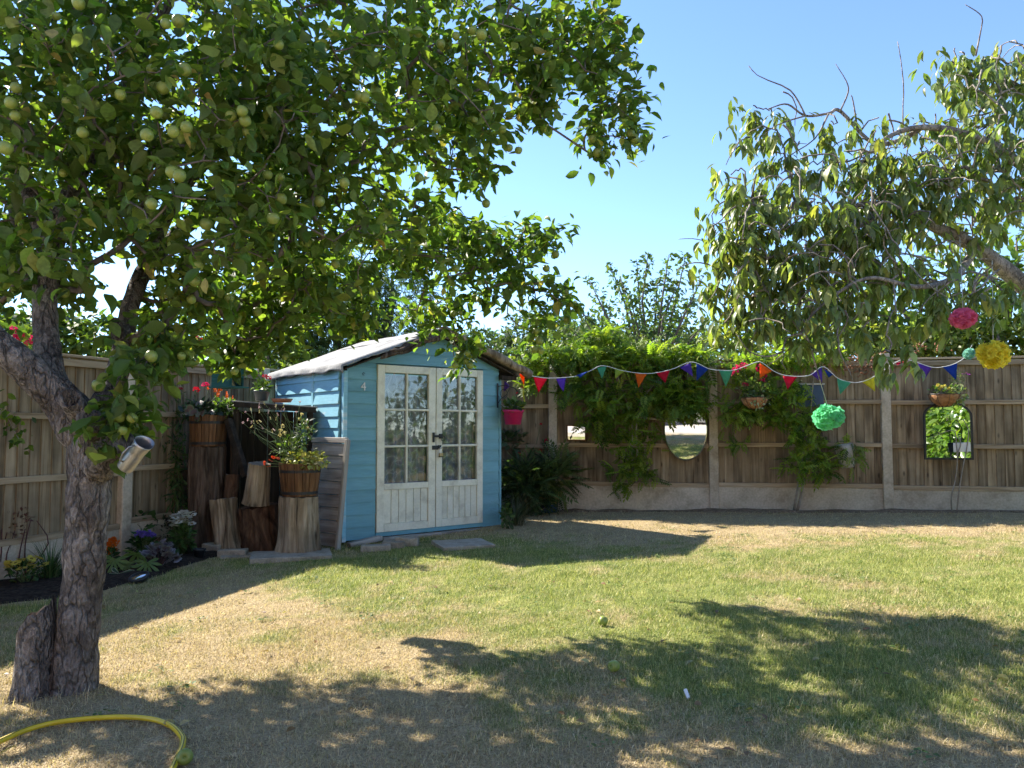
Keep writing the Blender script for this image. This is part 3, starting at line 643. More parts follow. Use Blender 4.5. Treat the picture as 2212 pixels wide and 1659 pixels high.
obj('threshold', MB().box(((DX0 + DX1) / 2, .0, .03), (DX1 - DX0, .05, .04)), 'blue', shed)
bevel(obj('corner_post', MB().box((.014, -.010, .80), (.040, .052, 1.62)), 'blue_worn_lit', shed), .004)
bevel(obj('corner_post', MB().box((SW - .012, -.004, .82), (.03, .04, 1.62)), 'blue', shed), .004)
# side wall facing the log pile: two bays of overlapping boards
lw = obj('side_wall', MB().box((.03, SD / 2, SE / 2), (.04, SD - .08, SE - .02)), 'blue', shed)
for i in range(14):
    z0, z1 = i * bh, min((i + 1) * bh + .012, SE)
    for (a, b) in ((.045, .60), (.645, SD - .01)):
        o = obj('board', wboard(-b, -a, -b, -a, z0 + .006 * math.sin(i * 1.7), z1 + .006 * math.sin(i * 1.7), lip=.027), 'blue_worn_lit', lw, rot=(0, 0, R(-90)))
bevel(obj('batten', MB().box((-.012, .622, SE / 2), (.03, .042, SE - .01)), 'blue_worn_lit', lw), .003)
bevel(obj('batten', MB().box((-.012, SD + .005, SE / 2), (.03, .04, SE - .01)), 'blue_worn_lit', lw), .003)
rw = obj('side_wall', MB().box((SW - .03, SD / 2, SE / 2), (.04, SD - .08, SE - .02)), 'blue', shed)
for i in range(14):
    z0, z1 = i * bh, min((i + 1) * bh + .012, SE)
    obj('board', wboard(.03, SD, .03, SD, z0, z1), 'blue', rw, loc=(SW - .008, 0, 0), rot=(0, 0, R(90)))
obj('back_wall', MB().prism([(.03, .02), (SW - .03, .02), (SW - .03, SER - .03), (RX, SR - .04), (.03, SE - .03)], .03, Matrix.Translation((0, SD - .035, 0))), 'blue', shed)
obj('floor_panel', MB().box((SW / 2, SD / 2, .012), (SW - .1, SD - .1, .03)), 'dark_wood', shed)
# doors
def door(x0, x1, mirror=False):
    w = x1 - x0; d = bpy.data.objects.new('door', None); COL.objects.link(d); d.parent = shed; d.location = (x0, -.034, DZ0); d.empty_display_size = .05
    H = DZ1 - DZ0; st = .082 if w > .66 else .075; y = 0
    yc = .018
    def B(nm, xa, xb, za, zb, th=.038, m='cream', yo=0.0, bv=.004):
        return bevel(obj(nm, MB().box(((xa + xb) / 2, yc + yo, (za + zb) / 2), (xb - xa, th, zb - za)), m, d), bv)
    B('stile', 0.002, st, 0, H); B('stile', w - st - .004, w - .004, 0, H)
    B('top_rail', st + .001, w - st - .005, H - .075, H, .037); B('lock_rail', st + .001, w - st - .005, .405, .465, .037); B('bottom_rail', st + .001, w - st - .005, 0, .075, .037)
    gx0, gx1, gz0, gz1 = st, w - st - .004, .466, H - .076
    mid = (gx0 + gx1) / 2; ph = (gz1 - gz0) / 3
    B('glazing_bar', mid - .011, mid + .011, gz0, gz1, .028, yo=-.002, bv=.006)
    for j in (1, 2):
        B('glazing_bar', gx0, mid - .012, gz0 + j * ph - .011, gz0 + j * ph + .011, .028, yo=-.002, bv=.006)
        B('glazing_bar', mid + .012, gx1, gz0 + j * ph - .011, gz0 + j * ph + .011, .028, yo=-.002, bv=.006)
    for j in range(3):
        for (a, b) in ((gx0, mid - .012), (mid + .012, gx1)):
            obj('pane', MB().box(((a + b) / 2, yc + .008, gz0 + (j + .5) * ph), (b - a, .003, ph - .02), rot=(R(rnd.uniform(-.5, .5)), 0, R(rnd.uniform(-.5, .5)))), 'glass', d)
    n = 6; pw = (gx1 - gx0) / n
    for k in range(n):
        B('plank', gx0 + k * pw + .003, gx0 + (k + 1) * pw - .003, .076, .404, .018, yo=.004 + rnd.uniform(-.001, .001), bv=.003)
    B('plank_backing', gx0, gx1, .076, .404, .006, yo=.016, bv=.0005)
    # lace curtain hanging behind the panes
    cm = MB(); nx_ = 60
    for j in range(2):
        for k in range(nx_ + 1):
            u = k / nx_; xx_ = gx0 - .02 + (gx1 - gx0 + .04) * u
            cm.v.append((xx_, .085 + .016 * math.sin(u * 38 + (2 if mirror else 0)) + .01 * math.sin(u * 15 + j * .3), gz0 - .03 if j == 0 else gz1 + .03))
    for k in range(nx_): cm.f.append((k, k + 1, nx_ + 2 + k, nx_ + 1 + k))
    smooth_obj('curtain', cm, 'curtain', d)
    return d
d1 = door(DX0, DXM); d2 = door(DXM + .004, DX1, True)
# latch, hasp and padlock on the meeting stiles
w1 = DXM - DX0
lz = .915
bolt = bevel(obj('bolt', MB().box((w1 - .035, -.012, lz), (.018, .02, .10)).box((w1 + .02, -.014, lz + .012), (.09, .014, .022)).box((w1 + .055, -.012, lz + .012), (.042, .02, .05)), 'iron', d1), .002)
ringm = MB(); ringm.tube([(w1 + .072 + .024 * math.cos(a), -.026, lz - .012 + .026 * math.sin(a)) for a in [2 * math.pi * k / 16 for k in range(17)]], .0042, 6)
obj('ring_handle', ringm, 'iron', d1)
bevel(obj('hasp', MB().box((w1 - .012, -.008, lz - .105), (.075, .010, .042)).box((w1 + .04, -.010, lz - .098), (.035, .016, .036)), 'iron', d1), .003)
pl = MB(); pl.tube([(w1 + .032, -.03, lz - .165), (w1 + .032, -.03, lz - .115), (w1 + .038, -.03, lz - .103), (w1 + .05, -.03, lz - .103), (w1 + .057, -.03, lz - .115), (w1 + .057, -.03, lz - .165)], .0045, 8)
pk = bevel(obj('padlock', MB().box((w1 + .045, -.03, lz - .178), (.046, .020, .034)), 'brass', d1), .003); obj('shackle', pl, 'steel', d1)
obj('padlock_base', MB().box((w1 + .045, -.03, lz - .199), (.047, .021, .008)), 'iron', d1)
# house number on the left boards
cu = bpy.data.curves.new('digit', 'FONT'); cu.body = '4'; cu.size = .115; cu.extrude = .004; cu.align_x = 'CENTER'
tmp = bpy.data.objects.new('digit', cu); COL.objects.link(tmp); dg = bpy.context.evaluated_depsgraph_get()
me4 = bpy.data.meshes.new_from_object(tmp.evaluated_get(dg)); bpy.data.objects.remove(tmp)
obj('number_plate', me4, 'white', shed, loc=(.205, -.028, 1.425), rot=(R(88), 0, 0))
obj('screw_eye', MB().tube([(.205 + .012 * math.cos(a), -.03, 1.585 + .012 * math.sin(a)) for a in [i * .6 for i in range(10)]], .0025, 5), 'iron', shed)
# roof: sagging felt, torn at the front corner, over boards
def slope(sgn, name):
    mb = MB(); nu, nv = 44, 22
    for i in range(nu + 1):
        u = i / nu; y = -.13 + (SD + .27) * u
        for j in range(nv + 4):
            v = min(j / nv, 1.0); run = (RX + .065 if sgn < 0 else SW - RX + .17) * v
            x = RX + sgn * run
            z = SR + .055 - ((SR - SE) / RX if sgn < 0 else (SR - SER) / (SW - RX)) * run * .97
            z += .010 * mnoise.noise(Vector((x * 3, y * 3, 5))) + .012 * mnoise.noise(Vector((x * 1.1, y * 1.3, 2)))
            if j > nv:
                k = (j - nv) / 3
                z -= k * (.060 + .016 * mnoise.noise(Vector((y * 5, 0, 9)))); x += sgn * (.012 * math.sin(y * 17) * k + .01 * k)
            if i == 0 and sgn < 0:     # ragged, drooping front edge
                y2 = y + .028 * mnoise.noise(Vector((x * 14, 0, 0))); z2 = z - (.03 + .025 * mnoise.noise(Vector((x * 11, 3, 0)))) * (1 if x < .55 else .2)
                mb.v.append((x, y2, z2)); continue
            mb.v.append((x, y, z))
    c = nv + 4
    for i in range(nu):
        for j in range(c - 1):
            a = i * c + j; mb.f.append((a, a + 1, a + c + 1, a + c))
    o = smooth_obj(name, mb, 'felt', roof); s_ = o.modifiers.new('thick', 'SOLIDIFY'); s_.thickness = .006; s_.offset = 1
    return o
roof = obj('roof', MB().add([(-.035, -.10, SE + .005), (RX, -.10, SR + .012), (SW + .13, -.10, SER - .045), (-.035, SD + .10, SE + .005), (RX, SD + .10, SR + .012), (SW + .13, SD + .10, SER - .045),
                            (-.035, -.10, SE - .01), (RX, -.10, SR - .004), (SW + .13, -.10, SER - .06), (-.035, SD + .10, SE - .01), (RX, SD + .10, SR - .004), (SW + .13, SD + .10, SER - .06)],
                           [(0, 1, 4, 3), (1, 2, 5, 4), (6, 9, 10, 7), (7, 10, 11, 8), (0, 6, 7, 1), (1, 7, 8, 2), (3, 4, 10, 9), (4, 5, 11, 10), (0, 3, 9, 6), (2, 8, 11, 5)]), 'dark_wood', shed)
slope(-1, 'felt_sheet'); slope(1, 'felt_sheet')
rc = MB(); nu = 30
for i in range(nu + 1):
    y = -.12 + (SD + .24) * i / nu
    for j in range(9):
        r_ = (j - 4) / 4 * .30; x = RX + r_
        mb_z = SR + .068 - (SR - SE) / RX * abs(r_) * .97 + .008 * mnoise.noise(Vector((x * 3, y * 3, 1)))
        if j in (0, 8): x += .02 * mnoise.noise(Vector((y * 6, j, 0)))
        rc.v.append((x, y, mb_z))
for i in range(nu):
    for j in range(8): a = i * 9 + j; rc.f.append((a, a + 1, a + 10, a + 9))
o = smooth_obj('ridge_felt', rc, 'felt', roof); o.modifiers.new('thick', 'SOLIDIFY').thickness = .006
# bargeboards: split bark slab on one side, a round pole on the other
bk = MB()
for q_, (dy, dz, rr) in enumerate(((0, 0, .042), (-.02, .03, .028), (.01, .045, .03))):
    pts = []; rad = []
    for i in range(15):
        t = i / 14; x = .33 + q_ * .10 + (RX - .28 - q_ * .10) * t
        pts.append((x, -.135 + dy + .01 * math.sin(i * 1.3 + q_), SR + .03 - (SR - SE) / RX * abs(x - RX) - .045 + dz + .014 * math.sin(i * .9 + q_ * 2)))
        rad.append(rr * (.75 + .35 * mnoise.noise(Vector((i * .8, q_, 4)))) * (0.35 if i == 0 else 1))
    bk.tube(pts, rad, 9, rough=.4, seed=q_, flat=.6)
smooth_obj('bark_bargeboard', bk, 'log_bark', roof)
pb = MB(); pts = []; rad = []
for i in range(20):
    t = i / 19; x = RX - .02 + (SW - RX + .32) * t
    pts.append((x, -.15 + .008 * math.sin(i), SR + .035 - .335 * t - .07 * t * t + .006 * math.sin(i * 1.9))); rad.append(.047 + .006 * math.sin(i * 1.1))
pb.tube(pts, rad, 14, rough=.12, seed=4); smooth_obj('pole_bargeboard', pb, 'log_pale', roof)
bevel(obj('purlin_end', MB().box((SW + .06, -.06, SER - .085), (.2, .06, .045)), 'dark_wood', roof), .004)
# plant bracket at the front corner
br = MB().box((SW - .055, -.03, 1.42), (.014, .010, .27)); br.tube([(SW - .055, -.03, 1.52), (SW + .02, -.07, 1.535), (SW + .12, -.12, 1.50), (SW + .145, -.13, 1.46)], .005, 6)
br.tube([(SW - .055, -.035, 1.33), (SW - .03, -.05, 1.38), (SW + .03, -.08, 1.43), (SW + .06, -.10, 1.5)], .004, 6)
br.tube([(SW + .0 + .05 * math.cos(a), -.07, 1.44 + .05 * math.sin(a)) for a in [i * .5 for i in range(14)]], .004, 5)
obj('plant_bracket', br, 'iron', shed)
# bearers and blocks the shed stands on
for i, (x, h) in enumerate(((.30, .07), (1.02, .06), (1.62, .05))):
    obj('foot_block', MB().box((x, .10, -.035), (.07, .14, .075)), 'blue', shed)
    obj('foot_block', MB().box((x, SD - .2, -.035), (.07, .14, .075)), 'blue', shed)
obj('bearer', MB().box((SW / 2, SD / 2, -.012), (SW - .2, SD - .3, .025)), 'dark_wood', shed)
def loc_shed(x, y, z=0.0):
    m = Matrix.Translation((-1.61, 7.30, 0.02)) @ Matrix.Rotation(R(39), 4, 'Z'); return m @ Vector((x, y, z))

def stone(name, label, cat, p, size, rz, tilt=(0, 0), mat='stone', group=None, wob=.008):
    bm = bmesh.new(); bmesh.ops.create_cube(bm, size=1); bmesh.ops.subdivide_edges(bm, edges=bm.edges, cuts=3, use_grid_fill=True)
    sd = rnd.uniform(0, 50)
    for v in bm.verts:
        v.co = Vector((v.co.x * size[0], v.co.y * size[1], v.co.z * size[2])); q_ = v.co * 9 + Vector((sd, 0, 0)); n_ = Vector((mnoise.noise(q_), mnoise.noise(q_ + Vector((9, 0, 0))), mnoise.noise(q_ + Vector((0, 9, 0)))))
        v.co += n_ * wob
    me = bpy.data.meshes.new(name); bm.to_mesh(me); bm.free(); me.shade_flat()
    o = obj(name, me, mat, loc=(p[0], p[1], p[2] + size[2] / 2 - .012), rot=(tilt[0], tilt[1], rz)); bevel(o, .006)
    return tag(o, label, cat, group)
p = gp(1000, 1178); stone('paving_slab', 'flat buff paving slab lying in the grass below the shed doors', 'slab', (p.x, p.y, p.z - .012), (.48, .44, .05), R(20))
p = gp(812, 1188); stone('stone_block', 'dark stone block furthest left of the three under the shed doors', 'stone', p, (.26, .12, .06), R(8))
p = gp(850, 1182); stone('stone_block', 'squared pale stone block in the middle of three under the shed doors', 'stone', p, (.20, .14, .065), R(3))
p = gp(880, 1177); stone('stone_block', 'rounded pale stone block furthest right of three under the shed doors', 'stone', p, (.20, .16, .08), R(-5), wob=.02)
def plank(label, a, b, w, h, mat, cat='plank', group=None, name='timber_plank', roll=0):
    a, b = Vector(a), Vector(b); L = (b - a).length; mb = MB().box((0, 0, 0), (L, w, h))
    m = (b - a).to_track_quat('X', 'Z').to_matrix().to_4x4(); m.translation = (a + b) / 2
    o = bevel(obj(name, mb, mat, mtx=m @ Matrix.Rotation(roll, 4, 'X')), .005); return tag(o, label, cat, group)
lo = lambda x, y, z: loc_shed(x, y, z)
plank('short weathered plank angled on the grass at the shed corner', lo(.0, -.16, -.02), lo(.36, -.11, .012), .07, .045, 'grey_wood')
plank('long weathered plank on the ground below the hinged side of the left door', lo(.38, -.10, -.01), lo(1.06, -.09, -.015), .08, .04, 'grey_wood')
plank('weathered plank on the ground below the padlock', lo(1.07, -.085, -.015), lo(1.66, -.08, -.02), .08, .04, 'grey_wood')
plank('weathered plank on the ground at the far corner of the shed front', lo(1.67, -.10, -.02), lo(2.08, -.12, -.015), .08, .045, 'grey_wood')

# ------------------------------------------------------------------ trees
def in_blobs(blobs, mult=1.0):
    """clump centres inside ellipsoids given as (px, py, half width px, half height px, metres ahead, half depth, count)"""
    out = []
    for (px, py, rx, ry, Y, dy, n) in blobs:
        for _ in range(round(n * mult)):
            while True:
                a, b, c = rnd.uniform(-1, 1), rnd.uniform(-1, 1), rnd.uniform(-1, 1)
                if a * a + b * b + c * c <= 1: break
            out.append(at(px + a * rx, py + b * ry, Y + c * dy))
    return out
class Skeleton:
    """grows thin wood from given limbs out to every clump; radii follow how much each piece carries"""
    def __init__(self): self.P = []; self.par = []; self.fix = []
    def limb(self, pts, rads):
        prev = None
        for i, p in enumerate(pts):
            self.P.append(Vector(p)); self.par.append(-1 if prev is None else prev); self.fix.append(rads[i]); prev = len(self.P) - 1
        return self
    def grow(self, targets, arch=0.08, maxd=9, order_from=None):
        arr = [tuple(p) for p in self.P]; ends = []
        c0 = order_from or self.P[0]
        for t in sorted(targets, key=lambda q: (q - c0).length):
            A = np.array(arr); d = np.linalg.norm(A - np.array(t), axis=1)
            # prefer wood that lies back towards the stem
            k = int(np.argmin(d + 0.25 * np.linalg.norm(A - np.array(c0), axis=1) * 0))
            a = Vector(arr[k]); L = (t - a).length
            n = max(2, min(6, int(L / .11) + 1)); prev = k
            side = Vector((rnd.gauss(0, 1), rnd.gauss(0, 1), rnd.gauss(0, .6))) * (L * .10)
            for i in range(1, n + 1):
                s = i / n; q_ = a.lerp(t, s) + Vector((0, 0, arch * L * 4 * s * (1 - s))) + side * math.sin(s * math.pi)
                self.P.append(q_); self.par.append(prev); self.fix.append(None); arr.append(tuple(q_)); prev = len(self.P) - 1
            ends.append(prev)
        return ends
    def build(self, tip=.0032, power=.42, sides=5):
        n = len(self.P); load = [0] * n; kids = [0] * n
        for i in range(n):
            if self.par[i] >= 0: kids[self.par[i]] += 1
        for i in range(n - 1, -1, -1):
            if kids[i] == 0: load[i] += 1
            if self.par[i] >= 0: load[self.par[i]] += load[i]
        rad = [self.fix[i] if self.fix[i] is not None else tip * max(1, load[i]) ** power for i in range(n)]
        mb = MB(); done = set()
        # chains: follow from each tip back to where another chain already runs
        for i in sorted((k for k in range(n) if kids[k] == 0), reverse=False):
            ch = [i]
            while self.par[ch[-1]] >= 0:
                p = self.par[ch[-1]]; ch.append(p)
                if p in done: break
            for c in ch: done.add(c)
            if self.fix[ch[0]] is not None: continue
            while len(ch) > 1 and self.fix[ch[-1]] is not None and self.fix[ch[-2]] is not None: ch.pop()
            if len(ch) < 2: continue
            pts = [self.P[c] for c in ch][::-1]; rr = [rad[c] for c in ch][::-1]
            if self.fix[ch[-1]] is not None: rr[0] = min(rr[0], rr[1] * 1.6)
            else: rr[0] = min(rr[0], rr[1] * 1.25)
            mb.tube(pts, rr, sides, cap=False)
        return mb
def clump_leaves(centres, per, spread, size, droop, jit=.25, along=None):
    n = len(centres) * per
    C = np.repeat(np.array([tuple(c) for c in centres]), per, 0)
    d = rand_dirs(n); d[:, 2] = d[:, 2] * .7 - droop
    rad = spread * rng.uniform(.05, 1, (n, 1))
    pos = C + rand_dirs(n) * rad * np.array((1, 1, .85))
    fwd = unit(d); nrm = unit(np.stack([rng.normal(0, .55, n), rng.normal(0, .55, n), np.abs(rng.normal(1, .4, n))], 1))
    return pos, fwd, nrm, size * np.clip(rng.normal(1, jit, n), .5, 1.6)

# ---- apple tree
ab = gp(135, 1488)
apple = world_children(thing('apple_tree', 'old apple tree with green apples and a leaning grey trunk on the lawn', 'tree', tuple(ab)))
TY = ab.y
def T(px, py, dy=0.0): return at(px, py, TY + dy)
def spline(pts, n):
    """smooth path through points (with any extra values)"""
    out = []
    P = [np.array(p, float) for p in pts]; P = [2 * P[0] - P[1]] + P + [2 * P[-1] - P[-2]]
    m = len(P) - 3
    for i in range(n):
        t = i / (n - 1) * m; k = min(int(t), m - 1); f = t - k; a, b, c, d = P[k:k + 4]
        out.append(.5 * ((2 * b) + (c - a) * f + (2 * a - 5 * b + 4 * c - d) * f * f + (3 * b - a - 3 * c + d) * f ** 3))
    return out
def limb_mesh(mb, pts, n=30, sides=22, rough=.16, seed=0, cap=True):
    q_ = spline(pts, n); mb.tube([Vector(v[:3]) for v in q_], [v[3] for v in q_], sides, cap=cap, rough=rough, seed=seed); return q_
def tp(px, py, dy, r): v = T(px, py, dy); return (v.x, v.y, v.z, r)
tm_ = MB()
main = [tp(160, 1520, 0, .120), tp(160, 1478, 0, .098), tp(164, 1420, .0, .090), tp(172, 1330, .01, .087), tp(183, 1200, .02, .088), tp(191, 1080, .02, .091), tp(198, 980, .03, .098), tp(193, 930, .03, .106), tp(170, 890, .03, .10)]
limb_mesh(tm_, main, 130, 56, .13, 1)
limbA = [tp(190, 945, .03, .10), tp(142, 875, .02, .088), tp(85, 822, -.05, .070), tp(35, 775, -.1, .064), tp(-30, 720, -.15, .060), tp(-160, 600, -.2, .06), tp(-330, 430, -.1, .05)]
limbB = [tp(150, 890, .02, .075), tp(112, 820, .08, .062), tp(100, 740, .12, .056), tp(98, 660, .15, .052), tp(110, 560, .2, .052), tp(150, 420, .3, .045), tp(230, 260, .4, .035), tp(330, 80, .45, .025), tp(420, -120, .5, .018)]
limbC = [tp(190, 925, .03, .10), tp(225, 880, .10, .070), tp(248, 820, .22, .052), tp(268, 740, .35, .046), tp(285, 650, .5, .042), tp(330, 560, .7, .044), tp(430, 470, 1.0, .038), tp(570, 400, 1.3, .03), tp(720, 380, 1.6, .024), tp(860, 420, 1.9, .018), tp(960, 500, 2.2, .014), tp(1040, 560, 2.35, .011)]
limbD = [tp(300, 610, .62, .04), tp(380, 430, .6, .034), tp(500, 300, .7, .028), tp(660, 200, .9, .022), tp(850, 130, 1.1, .017), tp(1040, 90, 1.25, .013), tp(1200, 80, 1.35, .010), tp(1310, 140, 1.4, .007)]
limbE = [tp(112, 560, .2, .045), tp(60, 400, .4, .036), tp(40, 250, .6, .028), tp(90, 80, .8, .02), tp(150, -100, .9, .014)]
limbF = [tp(570, 400, 1.3, .026), tp(560, 520, 1.45, .02), tp(600, 620, 1.6, .015), tp(680, 680, 1.75, .010)]
QB = []
for i, (L, n, sd) in enumerate(((limbA, 60, 40), (limbB, 60, 28), (limbC, 60, 16), (limbD, 44, 12), (limbE, 30, 12), (limbF, 20, 10))):
    QB.append(limb_mesh(tm_, L, n, sd, .16, i + 2, cap=(i != 0)))
# knots and the pruned stub that carries the jug
limb_mesh(tm_, [tp(175, 900, -.08, .05), tp(152, 862, -.16, .048), tp(150, 858, -.175, .03)], 8, 14, .3, 9)
limb_mesh(tm_, [tp(205, 930, -.05, .06), tp(188, 902, -.14, .05), tp(186, 898, -.155, .02)], 8, 14, .3, 10)
limb_mesh(tm_, [tp(205, 1010, -.02, .075), tp(240, 970, -.05, .07), tp(268, 955, -.07, .062), tp(274, 952, -.075, .03)], 12, 16, .25, 11)
limb_mesh(tm_, [tp(262, 760, .33, .035), tp(252, 705, .30, .03), tp(243, 692, .28, .022)], 6, 10, .2, 12)
tr = smooth_obj('trunk', tm_, 'bark', apple)
# hollow stump of a removed stem at the foot
sm = MB(); n_ = 26; base = T(76, 1487, -.05)
prof = [(.115, -.06), (.092, .02), (.082, .10), (.078, .18), (.077, .25), (.073, .265), (.060, .22), (.045, .12), (.02, .08)]
vs = []
for j, (r_, z) in enumerate(prof):
    for k in range(n_):
        a = 2 * math.pi * k / n_; cut = (.06 * math.cos(a - 0.4) + .012 * math.sin(3 * a) + .008 * math.sin(8 * a)) * min(1, z / .25) if j >= 3 else 0
        w_ = 1 + .12 * mnoise.noise(Vector((math.cos(a) * 2, math.sin(a) * 2, z * 5)))
        vs.append((base.x + (r_ * w_) * math.cos(a) * .9 - .02 * z, base.y + (r_ * w_) * math.sin(a), base.z + z * 1.22 + cut))
fsx = [(j * n_ + k, j * n_ + (k + 1) % n_, (j + 1) * n_ + (k + 1) % n_, (j + 1) * n_ + k) for j in range(len(prof) - 1) for k in range(n_)]
inner_f = [f for f in fsx if min(f) >= 5 * n_] + [tuple(range((len(prof) - 1) * n_, len(prof) * n_))]
st = smooth_obj('cut_stump', MB().add(vs, [f for f in fsx if min(f) < 5 * n_]), 'bark', apple); obj('broken_wood', MB().add(vs, inner_f), 'log_pale', st); st['label'] = 'hollow sawn-off stem at the foot of the trunk'

blobs = [(120, 110, 260, 230, 3.7, .8, 78), (430, 130, 300, 260, 3.8, .9, 100), (740, 140, 290, 240, 4.2, .9, 92), (1000, 130, 220, 210, 4.5, .7, 62), (1225, 80, 140, 130, 4.7, .4, 34),
         (1335, 175, 60, 110, 4.75, .25, 13), (1285, 290, 28, 60, 4.75, .1, 6), (1365, 285, 26, 35, 4.75, .1, 4), (1165, 200, 26, 70, 4.6, .2, 6), (985, 300, 110, 120, 4.8, .5, 30),
         (700, 430, 260, 190, 4.4, .8, 74), (440, 430, 260, 190, 3.9, .8, 74), (130, 380, 210, 170, 3.8, .7, 48), (90, 570, 150, 75, 3.7, .5, 20), (880, 520, 190, 110, 5.2, .5, 44), (1070, 520, 120, 60, 5.5, .3, 18),
         (1180, 500, 50, 26, 5.55, .15, 6), (1120, 610, 80, 50, 5.5, .25, 10), (1215, 640, 18, 60, 5.6, .1, 5), (1155, 690, 18, 50, 5.6, .1, 5), (490, 765, 60, 32, 4.75, .12, 9), (620, 620, 190, 95, 4.7, .6, 46), (540, 710, 95, 70, 4.7, .3, 20), (720, 680, 110, 40, 5.0, .3, 16),
         (420, 640, 110, 110, 4.2, .4, 22), (350, 720, 60, 60, 3.7, .25, 9), (320, 800, 50, 45, 3.45, .15, 6), (255, 880, 45, 45, TY - .03, .08, 6), (225, 950, 28, 30, TY - .12, .04, 3), (930, 680, 110, 55, 5.6, .25, 14), (1000, 765, 32, 42, 5.75, .1, 6),
         (-120, 545, 130, 120, 4.5, .45, 24), (-230, 420, 170, 200, 4.75, .5, 30), (60, 500, 150, 120, 4.8, .4, 24), (40, 370, 190, 140, 5.1, .4, 22), (-40, 640, 60, 50, 4.3, .3, 10), (-330, 250, 230, 400, 4.4, .8, 70), (1150, 215, 40, 60, 4.65, .2, 7), (1000, 570, 130, 80, 5.45, .35, 16), (590, -240, 760, 230, 4.2, 1.0, 150), (-190, 120, 190, 420, 3.9, .8, 60), (1000, -150, 300, 130, 4.6, .6, 34)]
cl = in_blobs(blobs, 1.75)
sk = Skeleton()
for Q in QB: sk.limb([Vector(v[:3]) for v in Q], [v[3] for v in Q])
ends = sk.grow(cl, arch=.03, order_from=T(150, 700, .2))
br_ = smooth_obj('branches', sk.build(.0030, .36), 'twig', apple); br_['kind'] = 'stuff'
acols = [(0.07, 0.12, 0.026), (0.10, 0.16, 0.035), (0.13, 0.19, 0.043), (0.19, 0.235, 0.05), (0.32, 0.27, 0.08)]
pos, fwd, nrm, size = clump_leaves(cl, 13, .16, .075, .38, .28)
col = palette(len(pos), acols, [.26, .34, .26, .12, .02])
mask = leaf_parts('leaf', T_APPLES, pos, fwd, nrm, size, col, 'leaf', apple, 290)
leaves_mix('crown', T_APPLES, pos[~mask], fwd[~mask], nrm[~mask], size[~mask], col[~mask], 'leaf', apple)
# apples
def apple_mesh():
    prof = [(.001, -.80), (.22, -.90), (.50, -.86), (.80, -.58), (.97, -.15), (1.0, .15), (.93, .5), (.70, .80), (.42, .90), (.2, .82), (.001, .66)]
    mb = MB().lathe(prof, 16, wob=.05, seed=2); mb.tube([(0, 0, .62), (.05, .02, .95), (.12, .03, 1.25)], .05, 5)
    return mb.mesh('apple', smooth=True)
AM = apple_mesh(); AM.materials.append(M['apple'])
spots = [(602, 97, 3.2), (97, 85, 3.2), (120, 72, 3.25), (230, 97, 3.2), (338, 243, 3.0), (403, 275, 3.05), (318, 292, 3.0), (375, 285, 3.05), (523, 240, 3.15), (500, 250, 3.2), (530, 262, 3.2), (536, 285, 3.25), (590, 472, 3.3), (428, 575, 3.4), (446, 485, 3.4),
         (787, 210, 3.5), (775, 208, 3.5), (944, 278, 3.6), (744, 395, 3.5), (387, 380, 3.1), (372, 372, 3.1), (903, 70, 3.7), (1040, 75, 3.8), (352, 190, 3.2), (260, 205, 3.1), (455, 113, 3.3), (620, 70, 3.4), (372, 530, 3.5), (607, 430, 3.5), (690, 435, 3.7), (725, 570, 4.0), (495, 645, 3.9),
         (35, 190, 3.1), (33, 250, 3.1), (12, 320, 3.0), (145, 220, 3.3), (168, 232, 3.3), (358, 52, 3.1), (386, 46, 3.15), (170, 8, 2.95), (1210, 40, 4.35), (985, 78, 3.8), (952, 95, 3.8), (883, 70, 3.7), (578, 378, 3.5), (605, 383, 3.55), (420, 608, 3.6), (315, 475, 3.4), (328, 150, 3.3), (257, 900, TY - .12), (285, 903, TY - .13), (264, 930, TY - .14), (213, 833, TY - .1), (327, 770, 3.4), (520, 775, 4.6), (905, 385, 4.3), (850, 310, 4.1), (1057, 240, 4.2), (1025, 260, 4.2), (1100, 320, 4.4), (1120, 325, 4.4), (1050, 440, 4.7), (985, 580, 5.0)]
for (a, b, Y) in spots:
    r_ = rnd.uniform(.020, .029)
    obj('apple', AM, None, apple, loc=at(a, b, Y), rot=(rnd.gauss(0, .35), rnd.gauss(0, .35), rnd.uniform(0, 6)), scale=r_)
inner = [c for c in cl]
rnd.shuffle(inner)
for c in inner[:150]:
    obj('apple', AM, None, apple, loc=c + Vector((rnd.gauss(0, .06), rnd.gauss(-.1, .05), -.07)), rot=(rnd.gauss(0, .4), rnd.gauss(0, .4), rnd.uniform(0, 6)), scale=rnd.uniform(.018, .027))
for (a, b, Y) in ((1158, 715, 5.55), (1165, 737, 5.55), (1225, 690, 5.58), (1222, 632, 5.58), (1280, 300, 4.7), (1290, 330, 4.7), (1362, 290, 4.7), (1370, 300, 4.7), (1005, 780, 5.7), (1015, 790, 5.7), (995, 772, 5.7), (1155, 755, 5.55), (1168, 758, 5.55), (1200, 550, 5.5), (1180, 580, 5.5)):
    obj('apple', AM, None, apple, loc=at(a, b, Y), rot=(rnd.gauss(0, .4), rnd.gauss(0, .4), rnd.uniform(0, 6)), scale=rnd.uniform(.027, .031))

